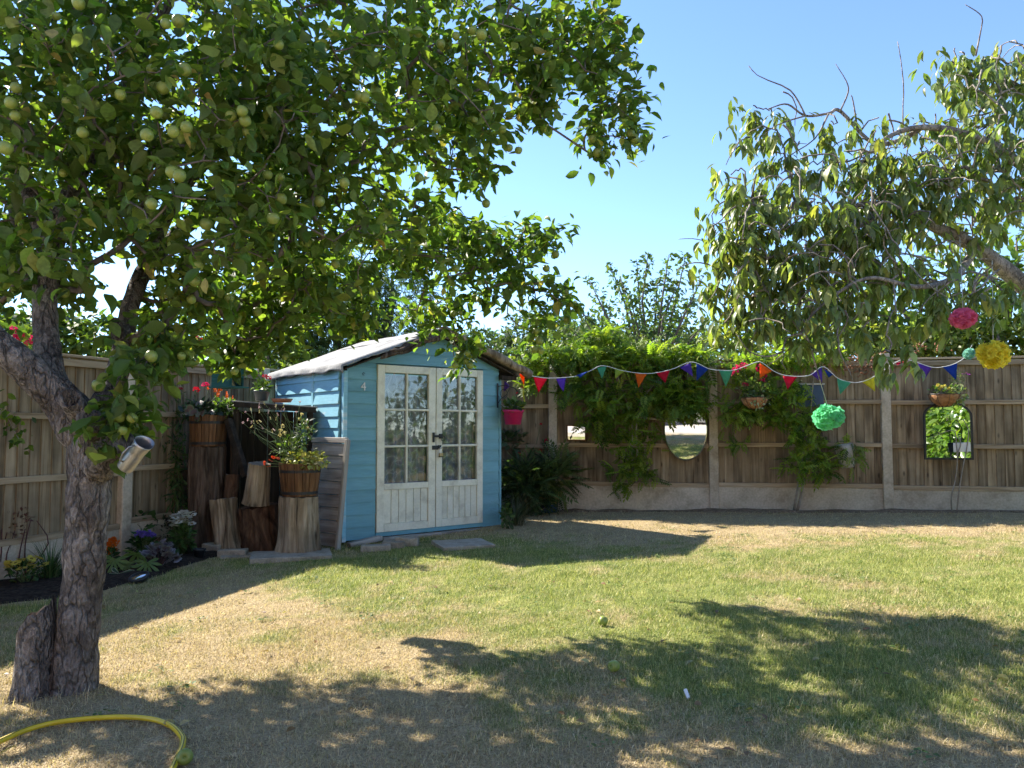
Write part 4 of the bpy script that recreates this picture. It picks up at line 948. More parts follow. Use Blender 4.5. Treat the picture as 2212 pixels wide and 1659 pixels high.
# ---- cherry tree at the right
cb = G(4.25, 5.25)
cherry = world_children(thing('cherry_tree', 'weeping cherry tree with long drooping leaves and pale twisting twigs', 'tree', tuple(cb)))
def CP(px, py, Y, r): v = at(px, py, Y); return (v.x, v.y, v.z, r)
ct = MB()
c_main = [(cb.x, cb.y, cb.z - .1, .17), (cb.x, cb.y, .5, .13), (cb.x - .03, cb.y, 1.1, .12), (cb.x - .12, cb.y, 1.6, .11), (cb.x - .2, cb.y, 1.9, .10)]
c1 = [(cb.x - .1, cb.y, 1.6, .085), CP(2240, 640, 5.25, .062), CP(2180, 590, 5.2, .055), CP(2110, 535, 5.15, .047), CP(2040, 500, 5.1, .040), CP(1960, 460, 5.05, .030), CP(1890, 440, 5.0, .019), CP(1800, 455, 5.0, .012)]
c2 = [(cb.x - .2, cb.y, 1.9, .08), CP(2260, 420, 5.2, .045), CP(2170, 330, 5.1, .030), CP(2090, 290, 5.1, .024), CP(2000, 275, 5.1, .020), CP(1930, 290, 5.1, .016), CP(1870, 340, 5.0, .012), CP(1830, 420, 4.9, .008)]
c3 = [(cb.x - .2, cb.y, 1.9, .07), CP(2290, 330, 5.6, .05), CP(2230, 220, 5.6, .035), CP(2160, 170, 5.6, .025), CP(2090, 160, 5.6, .016)]
c4 = [CP(2000, 270, 5.1, .02), CP(1940, 305, 5.2, .018), CP(1880, 305, 5.25, .015), CP(1815, 240, 5.3, .013), CP(1790, 245, 5.3, .010), CP(1740, 250, 5.3, .008), CP(1700, 225, 5.3, .006), CP(1660, 235, 5.3, .004)]
c5 = [CP(2110, 535, 5.15, .03), CP(2060, 600, 4.9, .022), CP(1980, 620, 4.7, .016), CP(1880, 600, 4.6, .012), CP(1800, 640, 4.6, .009), CP(1740, 700, 4.55, .006), CP(1750, 745, 4.55, .004)]
CQ = []
for i, (L, n, sd) in enumerate(((c_main, 24, 18), (c1, 40, 14), (c2, 40, 12), (c3, 30, 12), (c4, 34, 8), (c5, 30, 8))): CQ.append(limb_mesh(ct, L, n, sd, .10, 20 + i))
smooth_obj('trunk', ct, 'cherry_bark', cherry)
cblobs = [(1950, 330, 130, 90, 5.1, .4, 22), (2100, 230, 110, 110, 5.4, .4, 28), (2180, 140, 60, 60, 5.5, .3, 10), (2080, 110, 34, 30, 5.5, .15, 4), (1820, 420, 130, 110, 5.0, .4, 26), (1680, 430, 90, 80, 5.0, .35, 16), (1610, 480, 70, 60, 4.95, .25, 11), (1640, 560, 90, 70, 4.95, .3, 16),
          (1760, 560, 150, 110, 4.9, .4, 34), (1900, 520, 140, 120, 5.0, .4, 32), (2060, 420, 140, 120, 5.2, .4, 24), (2190, 360, 70, 150, 5.2, .4, 20), (1640, 650, 80, 40, 4.8, .2, 10), (1790, 680, 120, 50, 4.7, .25, 12), (1950, 640, 120, 50, 4.7, .3, 8), (2150, 630, 70, 60, 4.6, .3, 5),
          (1660, 225, 50, 22, 5.3, .1, 4), (1640, 275, 40, 22, 5.2, .1, 4), (1800, 260, 40, 20, 5.3, .1, 3), (1910, 745, 36, 30, 4.4, .08, 3), (1600, 370, 25, 20, 5.0, .08, 2), (1700, 330, 30, 20, 5.2, .1, 3), (1560, 560, 26, 90, 4.95, .1, 5), (1570, 690, 18, 20, 4.8, .08, 2), (2260, 300, 60, 300, 5.3, .5, 20)]
ccl = in_blobs(cblobs, 1.35)
csk = Skeleton()
for Q in CQ: csk.limb([Vector(v[:3]) for v in Q], [v[3] for v in Q])
csk.grow(ccl, arch=.22, order_from=at(2212, 500, 5.2))
wig = csk.build(.0046, .36, 6)
# bare shoots standing up against the sky and extra twisting wood
for P_ in ([(1815, 240), (1832, 200), (1828, 175), (1805, 138)], [(1850, 262), (1842, 215), (1838, 205)], [(1740, 250), (1722, 215), (1700, 190), (1640, 165), (1617, 142)], [(1955, 320), (1950, 250), (1952, 190), (1946, 130), (1939, 90)], [(2108, 120), (2118, 70), (2122, 40), (2110, 25), (2085, 10)],
           [(1740, 250), (1700, 262), (1670, 275), (1640, 300)], [(1790, 245), (1760, 300), (1700, 340), (1640, 390)], [(1880, 300), (1850, 300), (1815, 305), (1780, 340), (1775, 390)], [(1750, 745), (1762, 790), (1775, 830)], [(1690, 760), (1660, 770), (1620, 760), (1590, 720)]):
    q_ = spline([tuple(at(a, b, 5.25 if b < 500 else 4.6)) for a, b in P_], 10)
    wig.tube([Vector(v) for v in q_], [.0065 * (1 - .6 * i / 9) for i in range(10)], 6, rough=.25)
for k in range(200):
    c = rnd.choice(ccl); a = c + Vector((rnd.gauss(.05, .05), rnd.gauss(-.12, .08), rnd.gauss(-.02, .05)))
    pts = [a]; d = Vector((rnd.gauss(-.1, .7), rnd.gauss(0, .5), rnd.gauss(.1, .5))).normalized()
    for i in range(7):
        d = (d + Vector((rnd.gauss(0, .35), rnd.gauss(0, .3), rnd.gauss(-.22, .2)))).normalized(); pts.append(pts[-1] + d * .048)
    wig.tube(pts, [.0062 * (1 - .09 * i) for i in range(8)], 6, rough=.2)
smooth_obj('branches', wig, 'cherry_bark', cherry)['kind'] = 'stuff'
# leaves hang in whorls at the twig ends
def whorls(centres, per, size):
    n = len(centres) * per; C = np.repeat(np.array([tuple(c) for c in centres]), per, 0)
    sub = np.tile(np.repeat(rng.normal(0, .07, (per // 5 + 1, 3)), 5, 0)[:per], (len(centres), 1)) + np.repeat(rng.normal(0, .03, (len(centres), 3)), per, 0)
    az = rng.uniform(0, 2 * np.pi, n); dn = rng.uniform(.45, 1.6, n)
    fwd = unit(np.stack([np.cos(az), np.sin(az), -dn], 1)); nrm = unit(np.stack([np.cos(az) * 1.2, np.sin(az) * 1.2, np.ones(n)], 1) + rng.normal(0, .25, (n, 3)))
    return C + sub + rng.normal(0, .012, (n, 3)), fwd, nrm, size * np.clip(rng.normal(1, .2, n), .55, 1.4)
pos, fwd, nrm, size = whorls(ccl, 17, .096)
col = palette(len(pos), [(0.16, 0.22, 0.07), (0.21, 0.27, 0.09), (0.27, 0.32, 0.115), (0.37, 0.39, 0.12)], [.3, .36, .25, .09])
mask = leaf_parts('leaf', T_CHERRIES, pos, fwd, nrm, size, col, 'leaf_cherry', cherry, 290)
leaves_mix('crown', T_CHERRIES, pos[~mask], fwd[~mask], nrm[~mask], size[~mask], col[~mask], 'leaf_cherry', cherry)

# ---- trees and shrubs beyond the fences
def bush(name, label, cat, base, lobes, n, lsize, cols, w=None, tm=T_SMALL, mat='leaf_bg', trunk_r=.08, group=None, droop=.15, stems=6, shell=.45):
    """lobes: (centre offset xyz, radii xyz); leaves crowd towards the outside of each lobe"""
    t = world_children(thing(name, label, cat, tuple(base), 0, group))
    vol = np.array([r_[0] * r_[1] * r_[2] for _, r_ in lobes]) ** .67; cnt = (n * vol / vol.sum()).astype(int)
    P_, N_ = [], []
    for (c, r_), k in zip(lobes, cnt):
        d = rand_dirs(k); rr = rng.uniform(shell, 1.0, (k, 1)) ** .6 * (1 + .12 * np.sin(d[:, :1] * 7 + d[:, 2:3] * 9)); P_.append(np.array(base) + np.array(c) + d * rr * np.array(r_)); N_.append(d)
    P_ = np.concatenate(P_); N_ = np.concatenate(N_); k = len(P_)
    fwd = unit(N_ * .6 + rand_dirs(k) * .8 - np.array((0, 0, droop))); nrm = unit(N_ * .5 + np.array((0, 0, .8)) + rand_dirs(k) * .5)
    tw = MB()
    for (c, r_) in lobes[:stems]:
        e = Vector(base) + Vector(c); b_ = Vector(base) + Vector((rnd.uniform(-.1, .1), rnd.uniform(-.1, .1), -.1)); mid = b_.lerp(e, .5) + Vector((rnd.gauss(0, .1), rnd.gauss(0, .1), 0))
        tw.tube([b_, mid, e, e + Vector((0, 0, r_[2] * .5))], [trunk_r, trunk_r * .7, trunk_r * .4, trunk_r * .1], 7)
    smooth_obj('trunk', tw, 'twig', t)
    leaves('crown', tm, P_, fwd, nrm, lsize * np.clip(rng.normal(1, .25, k), .5, 1.6), palette(k, cols, w), mat, t, stuff=True)
    return t
GREY_G = [(0.075, 0.115, 0.05), (0.10, 0.145, 0.065), (0.055, 0.09, 0.04)]
DARK_G = [(0.03, 0.055, 0.022), (0.05, 0.085, 0.03), (0.075, 0.115, 0.04)]
MID_G = [(0.06, 0.105, 0.025), (0.09, 0.145, 0.035), (0.13, 0.19, 0.045)]
BRI_G = [(0.10, 0.165, 0.03), (0.15, 0.22, 0.04), (0.19, 0.255, 0.05), (0.07, 0.125, 0.025)]
# pear tree with upright shoots
pb_ = G(*at(1400, 900, 13.5).xy)
pear = world_children(thing('pear_tree', 'upright pear tree with feathery shoots standing against the sky behind the fence', 'tree', tuple(pb_)))
shoots = []
for (x0, y0, x1, y1) in ((1400, 760, 1400, 545), (1395, 760, 1375, 560), (1420, 760, 1445, 550), (1430, 760, 1482, 548), (1440, 770, 1520, 595), (1370, 760, 1315, 565), (1380, 760, 1340, 600), (1350, 770, 1270, 600), (1345, 770, 1230, 650), (1410, 770, 1420, 600), (1450, 770, 1500, 640), (1360, 770, 1295, 640), (1330, 770, 1262, 690), (1460, 780, 1540, 680), (1390, 770, 1360, 640), (1425, 770, 1465, 610), (1310, 790, 1220, 700), (1480, 790, 1560, 720)):
    Y = 13.5 + rnd.uniform(-.8, .8); shoots.append((at(x0, y0, Y), at(x1, y1, Y), ))
tw = MB(); PP, FF = [], []
tw.tube([pb_ - Vector((0, 0, .2)), pb_ + Vector((0, 0, 1.0)), at(1400, 770, 13.5)], [.12, .09, .06], 9)
for a, b in shoots:
    mid = a.lerp(b, .5) + Vector((rnd.gauss(0, .05), rnd.gauss(0, .05), 0)); tw.tube([at(1400, 790, 13.5), a, mid, b], [.045, .03, .02, .005], 6)
    L = (b - a).length; k = int(130 * L)
    s_ = rng.uniform(-.15, 1, k); wd = .30 * (1 - np.clip(s_, 0, 1)) ** .8 + .07
    c = np.array(a)[None] + (np.array(b) - np.array(a))[None] * s_[:, None]; PP.append(c + rand_dirs(k) * wd[:, None] * np.sqrt(rng.uniform(0, 1, (k, 1))))
PP = np.concatenate(PP); k = len(PP)
smooth_obj('trunk', tw, 'twig', pear)
leaves('crown', T_SMALL, PP, unit(rand_dirs(k) + np.array((0, 0, -.1))), unit(rand_dirs(k) * .8 + np.array((0, 0, .6))), .105 * np.clip(rng.normal(1, .25, k), .5, 1.5), palette(k, [(0.075, 0.125, 0.05), (0.10, 0.155, 0.06), (0.13, 0.18, 0.07)]), 'leaf_bg', pear, stuff=True)
def far(px, py, Y): v = at(px, py, Y); return v
b0 = G(*far(1165, 900, 24).xy); c0 = far(1165, 735, 24)
bush('round_tree', 'round dark tree far behind the fence, between shed roof and pear tree', 'tree', b0, [((0, 0, c0.z - b0.z), (1.3, 1.2, 1.0)), ((-.8, 0, c0.z - b0.z - .5), (.9, .9, .7)), ((.9, 0, c0.z - b0.z - .3), (1.2, 1, .7)), ((1.9, 0, c0.z - b0.z - .2), (1, 1, .8))], 5200, .17, GREY_G, trunk_r=.15)
b0 = G(*far(1040, 900, 34).xy); c0 = far(1035, 735, 34)
bush('distant_tree', 'small hazy tree top just above the pole edge of the shed roof', 'tree', b0, [((0, 0, c0.z - b0.z - .2), (1.1, 1, .8)), ((-1.3, 0, c0.z - b0.z - .5), (1.2, 1, .6))], 2200, .2, GREY_G, trunk_r=.15)
b0 = G(*far(1250, 900, 16).xy); c0 = far(1240, 735, 16)
bush('leafy_tree', 'pale leafy tree beside the pear tree, above the vine covered fence', 'tree', b0, [((0, 0, c0.z - b0.z), (.6, .6, .45)), ((.7, 0, c0.z - b0.z - .15), (.8, .7, .45)), ((1.9, .2, c0.z - b0.z - .1), (.9, .7, .45)), ((2.9, .2, c0.z - b0.z - .15), (.9, .7, .5))], 5200, .11, MID_G + [(0.11, 0.165, 0.07)], trunk_r=.1)
b0 = G(*far(720, 900, 12.5).xy); c0 = far(720, 700, 12.5)
bush('conifer', 'dense dark conifer rising behind the shed roof', 'tree', b0, [((0, 0, c0.z - b0.z + .2), (1.0, .8, 1.1)), ((.9, .2, c0.z - b0.z + .35), (.75, .7, 1.0)), ((-.75, -.2, c0.z - b0.z - .1), (.7, .6, .9)), ((0, 0, c0.z - b0.z - 1.0), (1.7, .9, 1.0))], 9000, .15, DARK_G + [(0.11, 0.15, 0.05)], tm=T_FERN, trunk_r=.14)
b0 = G(*far(200, 900, 9.6).xy); c0 = far(200, 745, 9.6)
bush('broad_shrub', 'sunlit broad-leaved shrub showing above the side fence beside the trunk', 'shrub', b0, [((0, 0, c0.z - b0.z - .05), (.7, .5, .45)), ((.55, .2, c0.z - b0.z - .1), (.5, .4, .35)), ((-.7, .0, c0.z - b0.z), (.7, .5, .5)), ((-1.5, .0, c0.z - b0.z), (.8, .5, .55))], 3600, .11, MID_G, tm=T_OVAL)
b0 = G(*far(430, 900, 11).xy); c0 = far(420, 760, 11)
bush('garden_shrub', 'pale green shrub behind the side fence near the hanging bird house', 'shrub', b0, [((0, 0, c0.z - b0.z), (.8, .5, .4)), ((.9, .2, c0.z - b0.z - .1), (.7, .5, .4)), ((-.8, .2, c0.z - b0.z - .1), (.6, .5, .4))], 2600, .11, BRI_G)
b0 = G(*far(2080, 900, 10.2).xy); c0 = far(2080, 640, 10.2)
bush('laurel', 'glossy laurel hedge towering over the fence behind the cherry tree', 'shrub', b0, [((0, 0, c0.z - b0.z), (.75, .5, .8)), ((.8, 0, c0.z - b0.z + .3), (.7, .5, 1.0)), ((-.7, .1, c0.z - b0.z - .15), (.6, .45, .6)), ((.2, .1, c0.z - b0.z - .8), (1.5, .5, .7)), ((1.6, .1, c0.z - b0.z + .3), (.7, .5, 1.2))], 4600, .135, [(0.12, 0.20, 0.03), (0.16, 0.25, 0.04), (0.24, 0.32, 0.055), (0.08, 0.14, 0.022)], tm=T_LAUREL, mat='leaf_gloss')
b0 = G(*far(1780, 900, 10.6).xy); c0 = far(1780, 720, 10.6)
bush('bramble', 'bramble thicket with pale leaves and brown fruit heaped over the fence top', 'shrub', b0, [((.5, -.75, c0.z - b0.z - .22), (1.0, .3, .26)), ((1.9, -.85, c0.z - b0.z - .22), (1.0, .3, .26)), ((0, -.3, c0.z - b0.z - .12), (.9, .4, .36)), ((-1.1, -.2, c0.z - b0.z - .12), (.7, .4, .38)), ((1.1, -.3, c0.z - b0.z - .15), (.9, .4, .35)), ((2.1, -.3, c0.z - b0.z - .15), (.8, .4, .35)), ((0.2, 0, c0.z - b0.z + .25), (.9, .4, .4))], 5600, .085, [(0.16, 0.22, 0.06), (0.22, 0.28, 0.085), (0.11, 0.165, 0.045), (0.30, 0.33, 0.10)], tm=T_OVAL, mat='leaf_vine')

# ------------------------------------------------------------------ flowers and small plants
def head_mesh(kind):
    r_ = random.Random(kind); mb = MB()
    def pet(o, d, n_, L, w_):
        d = d.normalized(); s_ = d.cross(n_); s_ = s_.normalized() if s_.length > 1e-6 else d.orthogonal().normalized(); u_ = s_.cross(d)
        mb.add([o - s_ * w_ * .25, o + s_ * w_ * .25, o + d * L * .7 + s_ * w_ * .5 + u_ * .06, o + d * L + u_ * .02, o + d * L * .7 - s_ * w_ * .5 + u_ * .06], [(0, 1, 2, 3, 4)])
    Z = Vector((0, 0, 1))
    if kind == 'daisy':
        for k in range(13):
            a = k / 13 * 6.283 + r_.uniform(-.08, .08); pet(Vector((0, 0, .05)), Vector((math.cos(a), math.sin(a), r_.uniform(-.1, .15))), Z, 1, .46)
        mb.lathe([(.30, .05), (.26, .16), (.12, .22), (.001, .23)], 8); nf = 13
    elif kind == 'dome':
        for k in range(46):
            v = Vector((r_.gauss(0, 1), r_.gauss(0, 1), abs(r_.gauss(.3, .8)))).normalized(); o = v * r_.uniform(.55, .8)
            a = Vector((r_.gauss(0, 1), r_.gauss(0, 1), r_.gauss(0, 1))); d = (v * .5 + a * .5)
            pet(o, d, v, .42, .40)
    elif kind == 'puff':
        for k in range(60):
            v = Vector((r_.gauss(0, 1), r_.gauss(0, 1), r_.gauss(.25, .8))).normalized(); pet(v * r_.uniform(.3, .6), v + Vector((r_.gauss(0, .3), r_.gauss(0, .3), .2)), v.orthogonal(), .45, .34)
    elif kind == 'flame':
        for k in range(70):
            z = r_.uniform(0, 2.6); rr = .5 * (1 - z / 2.8) + .08; a = r_.uniform(0, 6.283)
            pet(Vector((rr * math.cos(a) * .6, rr * math.sin(a) * .6, z)), Vector((math.cos(a) * .6, math.sin(a) * .6, 1)), Vector((math.cos(a), math.sin(a), 0)), .5, .25)
    elif kind == 'spike':
        for k in range(46):
            z = r_.uniform(-1.6, 1.6); rr = .5 * (1 - (z + 1.6) / 4.0); a = r_.uniform(0, 6.283)
            pet(Vector((rr * math.cos(a) * .4, rr * math.sin(a) * .4, z)), Vector((math.cos(a), math.sin(a), -.25)), Z, .55, .42)
    me = mb.mesh('flower', rec=False)
    return me
HEADS = {}
def head(kind, mat):
    if (kind, mat) not in HEADS:
        me = head_mesh(kind); me.materials.append(M[mat])
        if kind == 'daisy':
            me.materials.append(M['bud'])
            for p_ in me.polygons: p_.material_index = 1 if p_.index >= 13 else 0
        HEADS[(kind, mat)] = me
    return HEADS[(kind, mat)]
def flower(parent, kind, mat, loc, s, tilt=.4, label=None):
    return obj('flower', head(kind, mat), None, parent, loc=loc, rot=(rnd.gauss(0, tilt), rnd.gauss(0, tilt), rnd.uniform(0, 6.28)), scale=s)
def stalks(parent, pairs, r_=.0025, mat='stem', name='stems', bow=.12):
    mb = MB()
    for a, b in pairs:
        a, b = Vector(a), Vector(b); m_ = a.lerp(b, .55) + Vector((rnd.gauss(0, 1), rnd.gauss(0, 1), 0)) * (b - a).length * bow * .5
        q_ = spline([tuple(a), tuple(m_), tuple(b)], 7); mb.tube([Vector(v) for v in q_], [r_ * (1.1 - .5 * i / 6) for i in range(7)], 5)
    o = obj(name, mb.mesh(name, smooth=True), mat, parent); o['kind'] = 'stuff'; return o
def foliage(parent, c, rad, n, size, cols, tm=T_SMALL, mat='leaf_bed', name='foliage', up=.4, droop=.0, solid=False, jit=.25):
    c = np.array(c); d = rand_dirs(n); rr = np.sqrt(rng.uniform(.05, 1, (n, 1))); P_ = c + d * rr * np.array(rad)
    fwd = unit(d * .8 + rand_dirs(n) * .7 + np.array((0, 0, up - droop))); nrm = unit(rand_dirs(n) * .6 + np.array((0, 0, 1.0)))
    return leaves(name, tm, P_, fwd, nrm, size * np.clip(rng.normal(1, jit, n), .5, 1.6), palette(n, cols), mat, parent, stuff=True)
def blades(parent, base, n, h, spread, w_, cols, mat='leaf_bed', name='blades', lean=.5):
    """arching strap leaves from one crown"""
    V, F_, C_ = [], [], []; base = Vector(base)
    cc = palette(n, cols)
    for i in range(n):
        a = rnd.uniform(0, 6.283); L = h * rnd.uniform(.6, 1.15); ln = rnd.uniform(.15, 1) * lean; d = Vector((math.cos(a), math.sin(a), 0)); s_ = Vector((-d.y, d.x, 0)) * w_ / 2
        o = len(V); b_ = base + d * rnd.uniform(0, spread * .25)
        for j in range(5):
            t = j / 4; p_ = b_ + d * (spread * ln * t * t * 2) + Vector((0, 0, L * (t - ln * .55 * t * t))); ww = 1 - t ** 2
            V += [p_ - s_ * ww, p_ + s_ * ww]
        for j in range(4): k = o + 2 * j; F_ += [(k, k + 1, k + 3), (k, k + 3, k + 2)]
        C_ += [cc[i]] * 10
    o = obj(name, np_mesh(name, np.array([tuple(v) for v in V]), np.array(F_), np.array(C_)), mat, parent); o['kind'] = 'stuff'; return o
def plant(name, label, cat, base, group=None): return world_children(thing(name, label, cat, tuple(base), 0, group))
def rdisk(r_): a = rnd.uniform(0, 6.283); q_ = r_ * math.sqrt(rnd.random()); return Vector((q_ * math.cos(a), q_ * math.sin(a), 0))
BEDG = [(0.03, 0.075, 0.02), (0.05, 0.11, 0.028), (0.08, 0.15, 0.04)]

# ---- flower bed by the side fence
def daisies(name, label, px, py, n, w_, h, mat, fr, kind='daisy', tilt=.35, fol=160, cols=BEDG, lsize=.05, hj=.03):
    b_ = gp(px, py) + Vector((0, 0, .02)); t = plant(name, label, 'plant', b_); pr = []
    for i in range(n):
        o = rdisk(w_); top = b_ + o + Vector((0, 0, h + rnd.uniform(-hj, hj) - o.length * .3)); flower(t, kind, mat, top, fr * rnd.uniform(.85, 1.15), tilt); pr.append((b_ + o * .25, top))
    stalks(t, pr); foliage(t, b_ + Vector((0, 0, h * .42)), (w_ * .85, w_ * .85, h * .4), fol, lsize, cols); return t
daisies('yellow_daisy', 'low clump of yellow daisies with dark eyes at the front of the bed', 56, 1264, 18, .14, .165, 'yellow_p', .040, fol=90)
daisies('white_chrysanthemum', 'tall bunch of white chrysanthemums in front of the big upright log', 393, 1202, 42, .105, .33, 'white_p', .040, hj=.05, fol=240, lsize=.055)
daisies('violet_ageratum', 'bushy plant with a flat cushion of violet flowers in the bed', 308, 1208, 44, .10, .22, 'violet', .019, kind='puff', hj=.012, fol=200, lsize=.07)
daisies('orange_marigold', 'orange marigolds peeping out beside the apple trunk', 238, 1226, 9, .06, .17, 'orange', .034, kind='puff', hj=.05, fol=60)
daisies('yellow_viola', 'small yellow violas beside the silver leaved plant', 372, 1212, 8, .05, .09, 'yellow_p', .012, kind='puff', hj=.04, fol=70, lsize=.03)
# silver heuchera
def lobed_mesh(lobes, depth, c_in, c_out, fold=.12, stretch=1.0):
    V = [(0, 0, 0)]; C_ = [c_in]; n = lobes * 6
    for ring, f in ((.55, .6), (1, 1)):
        for k in range(n + 1):
            a = math.pi * (-.88 + 1.76 * k / n) + math.pi / 2; lob = (1 - depth) + depth * abs(math.cos(lobes * (a - math.pi / 2) / 2 / .88 * .5 * 2)) ** .7
            r_ = ring * lob; V.append((r_ * math.cos(a), r_ * math.sin(a) * stretch, fold * math.sin(a * lobes) * .25 * ring - .16 * ring * ring)); C_.append(tuple(np.array(c_in) * (1 - f) + np.array(c_out) * f) if ring == 1 else c_in)
    F_ = [(0, k + 1, k + 2) for k in range(n)]
    o1 = n + 1
    for k in range(n): a, b, c, d = 1 + k, 2 + k, 1 + o1 + k, 2 + o1 + k; F_ += [(a, c, d), (a, d, b)]
    return np_mesh('leaf', np.array(V), np.array(F_), np.array(C_))
def leaf_objs(t, me, mat, items):
    if len(me.materials) == 0: me.materials.append(M[mat])
    for loc, rot, s in items: obj('leaf', me, None, t, loc=loc, rot=rot, scale=s)
hb = gp(345, 1228) + Vector((0, 0, .02)); he = plant('silver_heuchera', 'mound of silver grey scalloped leaves in the bed', 'plant', hb)
hm = [lobed_mesh(5, .18, (.16, .13, .16), (.30, .29, .33)), lobed_mesh(5, .2, (.12, .07, .09), (.22, .20, .24))]
its = [[], []]
for i in range(38):
    o = rdisk(.145); z = .17 * (1 - (o.length / .16) ** 2) + rnd.uniform(.0, .03); az = math.atan2(o.y, o.x)
    its[i % 4 == 0].append((hb + o + Vector((0, 0, z)), (R(rnd.uniform(10, 45)) * 1, rnd.gauss(0, .2), az - R(90) + rnd.gauss(0, .5)), rnd.uniform(.035, .055)))
for me_, it in zip(hm, its): leaf_objs(he, me_, 'leaf_bed', it)
stalks(he, [(hb, p_[0]) for p_ in its[0][:14]], .003, 'stem_red')
# false castor: big fingered leaves, one rimmed with white
def palm_leaf(n, c_mid, c_rim, name='leaf'):
    V, F_, C_ = [], [], []
    for k in range(n):
        a = R(-115 + 230 * k / (n - 1)) + R(90); L = 1 - .35 * abs(k - (n - 1) / 2) / ((n - 1) / 2); d = np.array((math.cos(a), math.sin(a), 0)); s_ = np.array((-d[1], d[0], 0)); o = len(V)
        for t, w_ in ((0, .03), (.35, .065), (.65, .095), (.85, .06)):
            z = -.28 * t * t * L
            V += [d * t * L - s_ * w_ + np.array((0, 0, z)), d * t * L - s_ * w_ * .55 + np.array((0, 0, z - .01)), d * t * L + np.array((0, 0, z - .02)), d * t * L + s_ * w_ * .55 + np.array((0, 0, z - .01)), d * t * L + s_ * w_ + np.array((0, 0, z))]
            C_ += [c_rim, c_mid, c_mid, c_mid, c_rim]
        V.append(d * L + np.array((0, 0, -.30 * L))); C_.append(c_rim)
        for j in range(3):
            for q_ in range(4): b = o + j * 5 + q_; F_ += [(b, b + 1, b + 6), (b, b + 6, b + 5)]
        b = o + 15
        for q_ in range(4): F_.append((b + q_, b + q_ + 1, o + 20))
    return np_mesh(name, np.array(V), np.array(F_), np.array(C_))
fb_ = gp(280, 1236) + Vector((0, 0, .02)); fa = plant('fingered_shrub', 'young shrub with big fingered leaves, the lowest edged white, in the bed', 'shrub', fb_)
green_p = palm_leaf(8, (.10, .16, .045), (.13, .19, .06)); white_p = palm_leaf(8, (.07, .13, .075), (.62, .64, .52))
spec = [((248, 1210), .16, (R(-62), 0, R(185)), 0), ((296, 1196), .17, (R(-50), R(5), R(-20)), 0), ((272, 1220), .13, (R(-66), 0, R(170)), 0), ((318, 1216), .15, (R(-60), 0, R(-150)), 0), ((258, 1240), .165, (R(-66), R(-5), R(175)), 1)]
tops = []
for (pp, s_, rt, wv) in spec:
    l_ = at(pp[0], pp[1], fb_.y - .05 - (.08 if wv else 0)); leaf_objs(fa, white_p if wv else green_p, 'leaf_bed', [(l_, rt, s_)]); tops.append((fb_, l_))
stalks(fa, tops, .004)
# pots and solar light
def pot_mb(rt, rb, h, n=24, lip=.012, th=.008):
    return MB().lathe([(.001, 0), (rb, 0), (rb + (rt - rb) * .86, h * .84), (rt + lip * .4, h * .84), (rt + lip * .5, h), (rt - th, h), (rt - th, h * .9), (rb, h * .6), (.001, h * .6)], n)
p_ = gp(430, 1207); t = thing('black_flowerpot', 'small empty black plastic flowerpot at the end of the bed', 'flowerpot', tuple(p_ + Vector((0, 0, .01)))); smooth_obj('pot', pot_mb(.05, .036, .075), 'black_plastic', t)
p_ = gp(300, 1256); t = thing('solar_light', 'round black solar light with a glass face lying in the bed', 'light', tuple(p_ + Vector((0, 0, .03))))
o = smooth_obj('housing', MB().lathe([(.001, -.03), (.055, -.03), (.074, .0), (.074, .012), (.058, .016), (.055, .008), (.001, .008)], 28), 'black_plastic', t, rot=(R(18), R(-8), 0))
smooth_obj('lens', MB().lathe([(.001, .0135), (.054, .0135), (.0545, .010)], 28), 'mirror_edge', t, rot=(R(18), R(-8), 0))
# tall flowers behind
b_ = gp(252, 1190); t = plant('magenta_phlox', 'tall phlox with magenta flower spikes beside the trunk', 'plant', b_)
for (a, c) in ((247, 1072), (255, 1085), (250, 1100)): flower(t, 'spike', 'magenta', at(a, c, b_.y), .028, .2)
stalks(t, [(b_, at(247, 1072, b_.y)), (b_ + Vector((.03, 0, 0)), at(255, 1085, b_.y))], .004); foliage(t, b_ + Vector((0.03, 0, .30)), (.14, .1, .26), 150, .085, BEDG, T_LAUREL)
b_ = gp(325, 1175); t = plant('white_snapdragon', 'white snapdragon spike standing against the side fence', 'plant', b_)
flower(t, 'spike', 'white_p', at(327, 1052, b_.y), .045, .1); stalks(t, [(b_, at(327, 1020, b_.y))], .004); foliage(t, b_ + Vector((0, 0, .2)), (.12, .1, .2), 110, .08, BEDG, T_LANCE)
b_ = gp(108, 1252); t = plant('sedge_tuft', 'tuft of fine arching grass beside the trunk', 'grass tuft', b_); blades(t, b_, 150, .34, .30, .006, BEDG + [(0.12, 0.15, 0.06)], lean=.75)
b_ = gp(18, 1245); t = plant('dry_stems', 'cluster of dark red dry stems against the gravel board', 'plant', b_)
pr = []
for i in range(16): o = rdisk(.14); pr.append((b_ + o, b_ + o * 1.2 + Vector((rnd.gauss(0, .03), rnd.gauss(0, .03), rnd.uniform(.25, .5)))))
stalks(t, pr, .006, 'stem_red', bow=.25); foliage(t, b_ + Vector((.02, 0, .40)), (.13, .1, .16), 150, .035, [(.10, .04, .035), (.16, .08, .06)], T_SMALL)
b_ = gp(262, 1200) + Vector((-.02, .3, 0)); t = plant('dark_border_plant', 'dark leafy border plant behind the marigolds', 'plant', b_); foliage(t, b_ + Vector((0.0, 0, .2)), (.15, .1, .2), 110, .085, BEDG, T_OVAL)
b_ = gp(350, 1180); t = plant('trailing_border_plant', 'dusky bushy plant behind the violet flowers', 'plant', b_); foliage(t, b_ + Vector((0.02, 0, .14)), (.2, .14, .15), 260, .05, [(.05, .07, .035), (.08, .09, .05), (.10, .06, .05)], T_SMALL)
